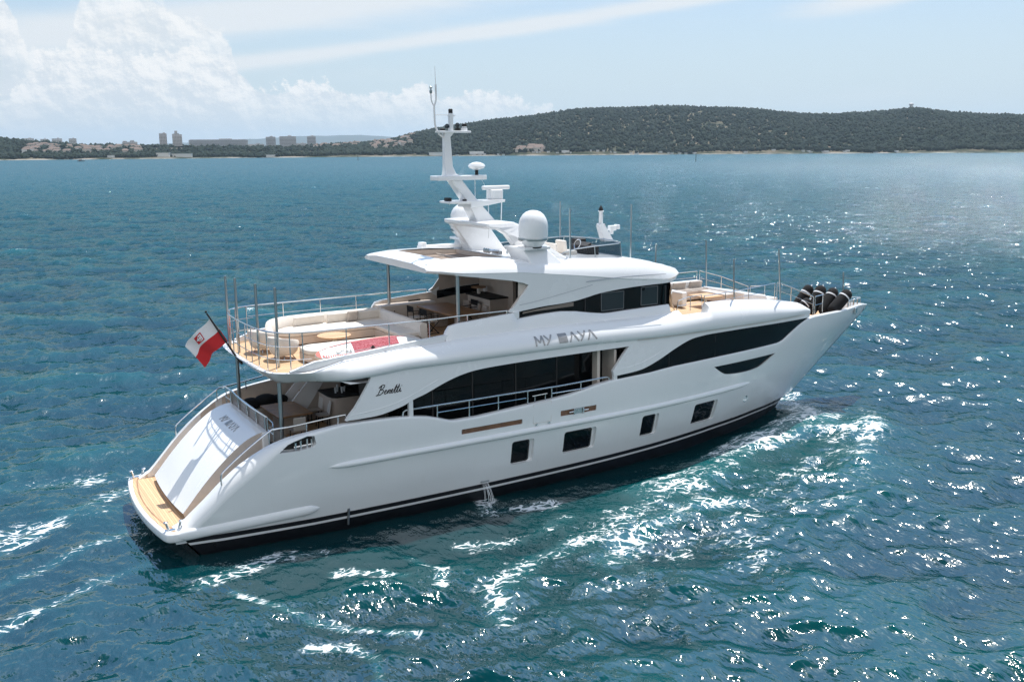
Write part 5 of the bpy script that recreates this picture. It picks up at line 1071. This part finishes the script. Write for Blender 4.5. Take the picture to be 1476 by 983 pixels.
# builder's script on the aft pillar
SCR = [[(0, .02), (.12, .0), (.2, .12), (.3, .62), (.36, 1.0)], [(.12, .72), (.3, .95), (.55, 1.0), (.62, .85), (.5, .62), (.28, .52), (.55, .5), (.62, .3), (.45, .06), (.2, 0), (.08, .08)],
       [(.72, .2), (.9, .3), (.88, .42), (.78, .36), (.76, .14), (.86, .02), (1.0, .12)], [(1.0, .12), (1.1, .4), (1.08, .02), (1.14, .3), (1.26, .4), (1.26, .05), (1.36, .06)], [(1.36, .1), (1.5, .3), (1.48, .42), (1.4, .36), (1.38, .14), (1.48, .02), (1.6, .1)], [(1.6, .1), (1.78, .85), (1.7, .1), (1.78, .02), (1.86, .1), (2.02, .85), (1.94, .1), (2.02, .02), (2.12, .12)], [(1.62, .52), (2.14, .56)], [(2.12, .12), (2.2, .4), (2.2, .06), (2.28, .04), (2.34, .12)], [(2.26, .6), (2.28, .64)]]
for s in (-1, 1):
    g = Geo()
    for c_ in SCR:
        c3 = spline(c_, 4); w_ = [.009+.007*abs(math.sin(i*.8)) for i in range(len(c3))]
        P = []
        for u, v in c3:
            X_ = 7.05+u*.36+v*.10 if s < 0 else 7.05+.86-u*.36-.0*v; Z_ = 4.18+v*.30+u*.012
            P.append((X_, s*(Yh(X_, Z_)+.008), Z_))
        g.tube(P, w_, 6)
    g.build('builder_script', RUBBER, yacht, angle=60)
# ------------------------------------------------------------------ loose things on the decks
def cushion(g, c, d, rz=0.0, rx=0.0, ry=0.0): g.box(c, d, rz, rx, ry)
# tub armchairs
def armchair(loc, rz, label):
    o = empty('tub_armchair', loc, label, 'armchair', 'white tub armchairs on the aft upper deck', rz)
    g = Geo(); secs = []
    for a in np.linspace(math.radians(-150), math.radians(150), 25):
        k = abs(a)/math.radians(150); top_ = .74-.24*k**2.2; c, s = math.cos(a), math.sin(a)
        secs.append([(c*.33, s*.33, .14), (c*.43, s*.43, .24), (c*.48, s*.48, .42), (c*.50, s*.50, top_-.04), (c*.47, s*.47, top_), (c*.42, s*.42, top_-.02), (c*.38, s*.38, .42)])
    g.loft(secs, caps=True); g.build('shell', CREAM, o, angle=60)
    g = Geo(); g.lathe([(.3, .13), (.39, .2), (.40, .40), (.36, .44), (.01, .45)], (0, 0, 0), 24); g.build('seat', CREAM, o, angle=50)
    for a in (45, 135, 225, 315):
        g = Geo(); g.tube([(.24*math.cos(math.radians(a)), .24*math.sin(math.radians(a)), .15), (.33*math.cos(math.radians(a)), .33*math.sin(math.radians(a)), .0)], .016, 6); g.build('leg', DSTEEL, o)
armchair((5.16, -.72, 5.06), math.radians(-150), 'white tub armchair with its back to the stern, nearer the paddleboard')
armchair((4.95, .72, 5.06), math.radians(-160), 'white tub armchair behind the ensign, farther from the paddleboard')
# U-shaped lounge sofa
so_ = empty('lounge_sofa', (7.4, 1.2, 5.06), 'large U-shaped cream sofa with a curved back on the aft upper deck', 'sofa')
OUT = spline([(9.75, 2.55), (8.2, 2.62), (6.9, 2.62), (6.0, 2.45), (5.45, 2.0), (5.28, 1.55)], 5)
g = Geo(); secs = []
for i, p in enumerate(OUT):
    a = OUT[max(i-1, 0)]; b = OUT[min(i+1, len(OUT)-1)]; d = Vector((b[0]-a[0], b[1]-a[1])).normalized(); n_ = Vector((-d.y, d.x))
    if n_.dot(Vector((7.6-p[0], .6-p[1]))) < 0: n_ = -n_
    f = max(.45, 1-max(0, (i-len(OUT)*.75)/(len(OUT)*.25))*.6)
    q = lambda o_, z: (p[0]+n_.x*o_-7.4, p[1]+n_.y*o_-1.2, z)
    secs.append([q(0, .05), q(-.03, .4), q(0, .74*f+.02), q(.08, .80*f), q(.2, .76*f), q(.27, .44), q(.30, .05)])
g.loft(secs, ring=True, caps=True); g.build('backrest', CREAM, so_, angle=60, bevel=0)
SEAT = [(9.75, 2.3), (8.2, 2.36), (6.9, 2.36), (6.15, 2.2), (5.72, 1.85), (5.6, 1.4), (6.0, 1.0), (6.4, .98), (9.0, .98), (9.0, -1.2), (9.75, -1.2)]
g = Geo(); g.prism([(p[0]-7.4, p[1]-1.2) for p in SEAT], .04, .30); g.build('base', BEIGE, so_, angle=0)
g = Geo(); g.prism([(p[0]-7.4, p[1]-1.2) for p in SEAT], .302, .46); g.build('seat', CREAM, so_, angle=0, bevel=.05, seg=3)
g = Geo(); g.loft([[(9.72-7.4, y-1.2, .3), (9.72-7.4, y-1.2, .72), (9.82-7.4, y-1.2, .78), (9.98-7.4, y-1.2, .74), (10.0-7.4, y-1.2, .04)] for y in np.linspace(-1.3, 2.3, 10)], caps=True); g.build('backrest', CREAM, so_, angle=60)
for (x, y, rz) in ((7.05, 2.22, .1), (8.3, 2.2, 0), (9.4, 2.2, 0)):
    g = Geo(); g.box((x-7.4, y-1.2, .62), (1.15, .14, .34), rz, rx=.2); g.build('back_cushion', CREAM, so_, bevel=.06, seg=3)
o = empty('throw_pillow', (8.62, 2.0, 5.53), 'grey square pillow against the port sofa back', 'pillow'); g = Geo(); g.box((0, 0, .19), (.42, .13, .38), rx=.3); g.build('cover', CUSH, o, bevel=.06, seg=3)
# chaise / sunpad on the starboard side
o = empty('sun_pad', (6.6, -1.6, 5.06), 'low cream sunpad with rounded end behind the paddleboard', 'sunpad')
RP = [(5.55, -1.1), (5.5, -1.5), (5.55, -1.9), (5.8, -2.15), (6.2, -2.25), (9.4, -2.3), (9.4, -1.05), (5.9, -.95)]
RP = spline(RP[:5], 4)+RP[5:]
g = Geo(); g.prism([(p[0]-6.6, p[1]+1.6) for p in RP], .04, .26); g.build('base', BEIGE, o, angle=0); g = Geo(); g.prism([(p[0]-6.6, p[1]+1.6) for p in RP], .262, .42); g.build('mattress', CREAM, o, angle=0, bevel=.05, seg=3)
o = empty('coffee_table', (7.2, .15, 5.06), 'round pale wood coffee table inside the U-shaped sofa', 'table'); g = Geo(); g.lathe([(.01, .36), (.55, .36), (.57, .38), (.57, .40), (.01, .41)], (0, 0, 0), 32); g.build('tabletop', TEAKX, o, angle=30); g = Geo(); g.lathe([(.22, 0), (.2, .02), (.08, .05), (.08, .36)], (0, 0, 0), 20); g.build('pedestal', DSTEEL, o)
# paddleboard leaning on the sunpad
pb = empty('paddleboard', (7.3, -2.55, 5.42), 'white and red stand-up paddleboard with speckled pink deck pad leaning behind the starboard rail', 'paddleboard')
PBR = pbr('board_red', (.62, .045, .02), .4); PBW = pbr('board_white', (.55, .58, .59), .35)
m, t = material('board_pad'); vz = t.n('ShaderNodeTexVoronoi', {'Scale': 38.0}, feature='F1').outputs['Color']; c = t.mix(t.smooth(t.n('ShaderNodeSeparateColor', {0: vz}).outputs[0], .3, .6), (.30, .02, .035), (.50, .16, .19)); b = t.n('ShaderNodeBsdfPrincipled', {'Base Color': c, 'Roughness': .8}); t.n('ShaderNodeOutputMaterial', {0: b.outputs[0]}); PADM = m
Lb, tilt_ = 3.5, math.radians(40)
def bw(u): return .40*max(0, (1-abs(2*u-1)**2.6))**.62
def bp(u, v, h):      # along, across (-1..1), height over deck of the board
    w_ = bw(u)*v; x = (u-.5)*Lb; up_ = .10*max(0, .25-u)**1.2*3; c, s = math.cos(tilt_), math.sin(tilt_)
    return (x, w_*c-h*s, w_*s+h*c+up_+x*.045)
us = [0.002, .01, .03, .07]+list(np.linspace(.12, .9, 18))+[.94, .97, .99, .998]
g = Geo(); g.loft([[bp(u, -1, -.03), bp(u, -1.0, .03), bp(u, -.92, .06), bp(u, 0, .065), bp(u, .92, .06), bp(u, 1, .03), bp(u, 1, -.03), bp(u, .8, -.06), bp(u, -.8, -.06)] for u in us], ring=True, caps=True); g.build('board', PBW, pb, angle=50)
def patch(nm, u0, u1, v0, v1, mt, n=10, d=.072):
    g = Geo(); g.loft([[bp(u, v0+(v1-v0)*k/4, d) for k in range(5)] for u in np.linspace(u0, u1, n)]); return g.build(nm, mt, pb, angle=40)
patch('deck_pad', .36, .80, -.9, -.08, PADM); patch('deck_pad', .36, .80, -.02, .86, PADM); patch('red_stripe', .06, .355, -.62, -.22, PBR); 
g = Geo(); g.loft([[bp(u, v, .074) for v in np.linspace(-.99, .99, 7)] for u in np.linspace(.006, .045, 5)]); g.loft([[bp(u, .87, .07), bp(u, 1.01, .035), bp(u, 1.01, -.02)] for u in np.linspace(.006, .97, 30)]); g.build('red_rail', PBR, pb, angle=40)
g = Geo(); g.loft([[bp(u, v, .08) for v in (-.1, .1)] for u in (.52, .56)]); g.tube([bp(.54, -.05, .09), bp(.54, .05, .13), bp(.54, .12, .09)], .02, 6); g.build('carry_handle', RUBBER, pb)
g = Geo(); g.loft([[bp(u, -.9+.15, .082), bp(u, -.55, .082)] for u in np.linspace(.70, .86, 5)]); g.build('fin_patch', RUBBER, pb)
g = Geo()
for k in range(9):
    u = .075+k*.021; g.loft([[bp(u, -.54, .08), bp(u, -.30, .08)], [bp(u+.012, -.54, .08), bp(u+.012, -.30, .08)]])
g.build('board_marking', FWHT, pb, angle=0)
g = Geo()
for a, b in (((.2, .6), (.33, -.1)), ((.2, -.1), (.33, .6)), ((.2, .6), (.2, -.1)), ((.33, .6), (.33, -.1))): g.tube([bp(*a, .085), bp(*b, .085)], .007, 5)
g.build('bungee', RUBBER, pb)
# dining table and folding director chairs
dt = empty('dining_table', (12.0, .8, 5.06), 'long wooden dining table under the hardtop on the upper deck', 'table')
g = Geo(); g.box((0, 0, .73), (1.35, 2.9, .06), rz=.03); g.build('tabletop', TABLEW, dt, bevel=.015)
for yy in (-.8, .8): g = Geo(); g.box((0, yy, .35), (.5, .16, .70)); g.build('pedestal', GREIGE, dt, bevel=.02)
def director(loc, rz, label):
    o = empty('director_chair', loc, label, 'chair', 'folding director chairs at the dining table', rz)
    for s in (-1, 1):
        g = Geo(); g.tube([(-.24, s*.25, 0), (.24, s*.25, .46)], .017, 6); g.tube([(.24, s*.25, 0), (-.24, s*.25, .46)], .017, 6); g.tube([(-.25, s*.25, .46), (-.27, s*.25, .90)], .016, 6); g.tube([(-.25, s*.25, .66), (.22, s*.25, .64)], .018, 6); g.tube([(.2, s*.25, .46), (.2, s*.25, .64)], .014, 6); g.tube([(-.24, s*.25, .02), (.24, s*.25, .02)], .014, 6); g.build('side_frame', RUBBER, o)
    g = Geo(); g.box((0, 0, .47), (.46, .5, .03)); g.build('seat', CREAM, o, bevel=.01); g = Geo(); g.box((-.262, 0, .80), (.02, .5, .2)); g.build('backrest', BLACKF, o)
director((10.92, 1.45, 5.06), 0, 'black framed director chair at the aft side of the dining table, farther from the rail')
director((11.0, .55, 5.06), .05, 'black framed director chair at the aft side of the dining table, nearer the rail')
director((11.5, 2.55, 5.06), -1.5, 'black framed director chair at the port end of the dining table')
director((13.1, 1.5, 5.06), 3.14, 'black framed director chair between dining table and bar counter')
# cabinets and bar on the upper deck
o = Geo(); o.box((11.0, 2.6, 5.48), (2.3, .62, .84)); cb = o.build('port_cabinet', GREIGE, yacht, bevel=.02)
g = Geo()
for xx in (10.4, 11.05, 11.7): g.ball((xx, 2.28, 5.68), .025, n=8, m=6)
g.build('cabinet_knob', RUBBER, cb)
g = Geo(); g.box((14.0, 1.55, 5.55), (.85, 1.75, .98)); br = g.build('bar_counter', GREIGE, yacht, bevel=.02); g = Geo(); g.box((14.0, 1.55, 6.065), (.95, 1.85, .05)); g.build('counter_top', RUBBER, br, bevel=.01)
g = Geo(); g.box((13.35, 1.7, 5.28), (.5, 1.9, .42)); bn = g.build('dining_bench', GREIGE, yacht, bevel=.03); g = Geo(); g.box((13.55, 1.7, 5.62), (.14, 1.9, .35)); g.build('backrest', GREIGE, bn, bevel=.03)
for yy, l in ((2.15, 'grey pillow on the dining bench, farther from the wing'), (1.3, 'grey pillow on the dining bench, nearer the wing')):
    o = empty('throw_pillow', (13.4, yy, 5.49), l, 'pillow'); g = Geo(); g.box((0, 0, .18), (.12, .38, .36), ry=.2); g.build('cover', CUSH, o, bevel=.05, seg=3)
o = empty('serving_board', (13.85, 2.0, 6.095), 'round wooden tray on a stand on the bar counter', 'tray'); g = Geo(); g.lathe([(.3, .24), (.3, .28), (.01, .285)], (0, 0, 0), 20); g.build('tray', TABLEW, o); g = Geo(); g.tube([(0, 0, 0), (0, 0, .24)], .07, 10); g.build('stand', CREAM, o)
o = empty('table_lamp', (14.05, 1.85, 6.095), 'small white cube lamp beside the wooden tray on the bar', 'lamp'); g = Geo(); g.box((0, 0, .18), (.14, .14, .2)); g.build('shade', FWHT, o, bevel=.02); g = Geo(); g.tube([(0, 0, 0), (0, 0, .08)], .03, 8); g.build('stem', RUBBER, o)
# cockpit on the main deck
ct = empty('cockpit_table', (5.75, 1.25, 2.08), 'square wooden table in the shaded aft cockpit', 'table'); g = Geo(); g.box((0, 0, .735), (1.2, 1.9, .06), rz=.04); g.build('tabletop', TABLEW, ct, bevel=.015); g = Geo(); g.box((0, 0, .35), (.6, 1.1, .70), rz=.04); g.build('pedestal', GREIGE, ct, bevel=.03)
for i, (x, y, rz, l) in enumerate(((6.95, 1.75, 3.14, 'white-backed dining chair in the cockpit, farther from the rail'), (6.95, .95, 3.0, 'white-backed dining chair in the cockpit, beside the curved bar'), (5.6, -.35, 1.57, 'white-backed dining chair at the starboard end of the cockpit table'))):
    o = empty('cockpit_chair', (x, y, 2.08), l, 'chair', 'dining chairs in the aft cockpit', rz); g = Geo(); g.box((0, 0, .45), (.46, .46, .05)); g.build('seat', CUSH, o, bevel=.015); g = Geo(); g.box((-.24, 0, .70), (.035, .42, .46), ry=-.16); g.build('backrest', WALLW if 'WALLW' in globals() else CREAM, o, bevel=.02)
    for sx in (-.2, .2):
        for sy in (-.2, .2): g = Geo(); g.tube([(sx, sy, 0), (sx*.95, sy*.95, .44)], .016, 6); g.build('leg', RUBBER, o)
cs = empty('cockpit_sofa', (4.55, .2, 2.08), 'grey padded sofa along the aft glass panel of the cockpit', 'sofa'); g = Geo(); g.box((.1, 0, .2), (.62, 3.7, .4)); g.build('base', GREIGE, cs, bevel=.03); g = Geo(); g.box((.12, 0, .46), (.6, 3.6, .13)); g.build('seat', CUSH, cs, bevel=.05, seg=3); g = Geo(); g.box((-.2, 0, .78), (.16, 3.6, .5), ry=-.1); g.build('backrest', CUSH, cs, bevel=.06, seg=3)
bx = Geo(); P = [(7.2, 1.95), (7.2, 1.0), (7.26, .78), (7.42, .66), (8.2, .62), (8.2, 1.95)]; bx.prism(P, 2.08, 3.12); bb = bx.build('cockpit_bar', GREIGE, yacht, angle=50); g = Geo(); g.prism([((p[0]-7.7)*1.05+7.7, (p[1]-1.3)*1.05+1.3) for p in P], 3.12, 3.17); g.build('counter_top', RUBBER, bb, angle=30)
GLS = pbr('drinking_glass', (.7, .75, .78), .05, spec=.8)
for k, (x, y, h) in enumerate(((7.55, 1.2, .2), (7.68, 1.35, .26), (7.75, 1.1, .22), (7.9, 1.25, .18))):
    o = empty('drinking_glass', (x, y, 3.17), 'glass standing among others on the dark cockpit bar top', 'glass', 'glasses on the cockpit bar'); g = Geo(); g.lathe([(.035, 0), (.03, .01), (.045, h*.7), (.04, h), (.034, h), (.03, .03)], (0, 0, 0), 12); g.build('bowl', GLS, o)
st = Geo(); 
for k in range(7): st.box((6.35+k*.27, 2.55, 2.08+(.2+k*.36)/2), (.27, .8, .2+k*.36))
sr_ = st.build('deck_stairs', BEIGE, yacht, angle=0)
for k in range(7): g = Geo(); g.box((6.35+k*.27, 2.55, 2.29+k*.36), (.26, .72, .02)); g.build('stair_tread', TEAKY, sr_, angle=0)
for yy in (2.12, 2.98): g = Geo(); g.prism([(6.15, 2.1), (6.5, 2.1), (8.3, 4.6), (8.3, 4.62), (7.9, 4.62), (6.15, 2.75)], yy-.03, yy+.03, 'y'); g.build('stair_side', WHITE, sr_, angle=0, bevel=.01)
for k, (x, y, r_, l) in enumerate(((4.95, 2.75, .3, 'black fabric bag heaped on the port side of the cockpit, aftmost'), (5.5, 2.8, .34, 'black fabric bag heaped on the port side of the cockpit, in the middle of three'), (6.0, 2.85, .27, 'black fabric bag heaped on the port side of the cockpit, nearest the stairs'))):
    o = empty('fabric_bag', (x, y, 2.62), l, 'bag', 'black bags in the cockpit'); g = Geo(); g.ball((0, 0, r_*.6), r_, 1.3, .8, .75, 12, 8); g.build('cloth', BLACKF, o, angle=60)
g = Geo(); g.box((5.5, 2.8, 2.35), (2.2, .62, .54)); g.build('port_locker', BEIGE, yacht, bevel=.03)
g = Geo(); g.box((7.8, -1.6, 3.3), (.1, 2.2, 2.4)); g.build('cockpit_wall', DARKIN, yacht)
# ---- foredeck
g = Geo(); fd = [(x, -(Yf(x)-.5)) for x in np.arange(19.4, 27.3, .5)]; P = fd+[(27.2, -1.6), (27.2, 1.6)]+[(x, -y) for x, y in fd[::-1]]
g.add([(x, y, interp(x, [(19.4, 5.12), (24, 5.12), (27.3, 4.98)])) for x, y in P], [tuple(range(len(P)))]); fdk = g.build('foredeck', TEAKX, yacht, angle=0)
g = Geo(); g.loft([[(27.2, y, 4.99), (27.22, y, 3.9)] for y in np.linspace(-2.0, 2.0, 6)]); g.build('foredeck_bulkhead', WHITE, yacht, angle=0)
g = Geo(); bd = [(x, -(Yh(x, 4.2)-.25)) for x in np.arange(27.1, 33.3, .4)]; P = bd+[(x, -y) for x, y in bd[::-1]]; g.add([(x, y, 3.93) for x, y in P], [tuple(range(len(P)))]); g.build('bow_deck', TEAKX, yacht, angle=0)
fs = empty('foredeck_sofa', (23.0, .4, 5.12), 'U-shaped white sofa with grey slatted seats on the foredeck', 'sofa')
g = Geo(); g.box((.45, 1.35, .36), (2.9, .28, .68)); g.box((-.9, .2, .34), (.28, 2.3, .62)); g.build('backrest', WHITE, fs, bevel=.06, seg=3)
g = Geo(); g.box((.5, .85, .2), (2.7, .75, .38)); g.box((1.6, -.3, .2), (.8, 1.6, .38)); g.build('base', BEIGE, fs, bevel=.02)
g = Geo()
for k in range(22): g.box((-.7+k*.115, .82, .405), (.07, .62, .03))
g.build('seat_slats', CUSH, fs, angle=0)
for k in range(3): g = Geo(); g.box((-.4+k*.95, 1.1, .55), (.7, .14, .34), rx=.25); g.build('back_cushion', CUSH, fs, bevel=.05, seg=3)
ft = empty('foredeck_table', (23.2, -.6, 5.12), 'low teak table on the foredeck beside the slatted seats', 'table'); g = Geo(); g.box((0, 0, .42), (1.0, 1.0, .05)); g.build('tabletop', TEAKX, ft, bevel=.01); g = Geo(); g.tube([(0, 0, 0), (0, 0, .4)], .06, 10); g.build('pedestal', DSTEEL, ft)
g = Geo(); g.loft([[(24.75, -1.3, 5.1), (24.7, -1.25, 5.62), (24.7, 1.25, 5.62), (24.75, 1.3, 5.1)], [(26.4, -1.1, 5.0), (26.3, -1.0, 5.36), (26.3, 1.0, 5.36), (26.4, 1.1, 5.0)]], caps=True); g.build('foredeck_trunk', WHITE, yacht, bevel=.06, seg=3)
g = Geo(); g.box((26.75, -.7, 5.14), (.5, .6, .12)); g.box((26.75, .6, 5.14), (.5, .6, .12)); g.build('deck_hatch', WHITE, yacht, bevel=.03)
# fenders bundled on the bow
def fender(b, t_, r, label):
    o = empty('fender', b, label, 'fender', 'black covered fenders stowed on the bow'); d = Vector(t_)-Vector(b); R = d.normalized().to_track_quat('Z', 'Y').to_matrix(); L = d.length
    g = Geo(); g.lathe([(.03, 0), (r*.6, .03), (r*.92, .12), (r, .25), (r*1.02, L*.5), (r, L-.25), (r*.93, L-.12), (r*.62, L-.03), (.03, L)], (0, 0, 0), 20, R); g.build('cover', BLACKF, o, angle=60)
    g = Geo(); g.lathe([(r*1.03, L*.70), (r*1.045, L*.71), (r*1.045, L*.735), (r*1.03, L*.745)], (0, 0, 0), 20, R); g.build('strap', FWHT, o); g = Geo(); g.tube([R @ Vector((r*.2, 0, L)), R @ Vector((0, 0, L+.08)), R @ Vector((-r*.2, 0, L))], .018, 6); g.build('rope_eye', FWHT, o)
fender((29.65, .55, 4.1), (30.55, .35, 5.25), .25, 'black fender leaning aftmost in the upright row of fenders on the bow')
fender((29.9, -.25, 4.1), (30.75, -.15, 5.28), .26, 'black fender with a white band, second from the aft end of the bundle')
fender((30.1, -.75, 4.15), (31.0, -.65, 5.2), .25, 'black fender with a white band, third from the aft end of the bundle')
fender((30.15, -1.2, 4.25), (31.2, -1.3, 5.15), .26, 'black fender lying lowest at the forward end of the bundle, above the bulwark')
fender((29.2, .1, 4.05), (29.9, -.2, 4.75), .22, 'short black fender low in front of the bundle beside the windlass')
g = Geo(); g.lathe([(.26, 0), (.26, .12), (.16, .16), (.16, .34), (.22, .38), (.2, .46)], (28.75, -.75, 3.93), 20); g.lathe([(.2, 0), (.2, .1), (.13, .14), (.13, .3), (.18, .34)], (29.3, -.55, 3.93), 20); g.build('windlass', CHROME, yacht)
for s in (-1, 1):
    g = Geo(); 
    for dx in (-.16, .16): g.tube([(30.9+dx, s*1.0-dx*s*.5, 4.3), (30.9+dx*1.2, s*1.0-dx*s*.5, 4.56)], .05, 10)
    g.box((30.9, s*1.0, 4.33), (.55, .2, .05), rz=-s*.45); g.build('bow_bollard', CHROME, yacht)
    g = Geo(); g.box((32.25, s*(Yh(32.25, 4.1)+.005), 4.12), (.4, .08, .3), rz=-s*.5); g.build('bow_fairlead', CHROME, yacht, bevel=.03)
    for x, h in ((31.6, .3), (32.4, .28), (33.0, .25)): g = Geo(); g.tube([(x, s*(Yh(x, 4.2)-.2), 4.28), (x, s*(Yh(x, 4.2)-.2), 4.28+h)], .035, 8); g.ball((x, s*(Yh(x, 4.2)-.2), 4.3+h), .055, n=8, m=6); g.build('bow_cleat', CHROME, yacht)
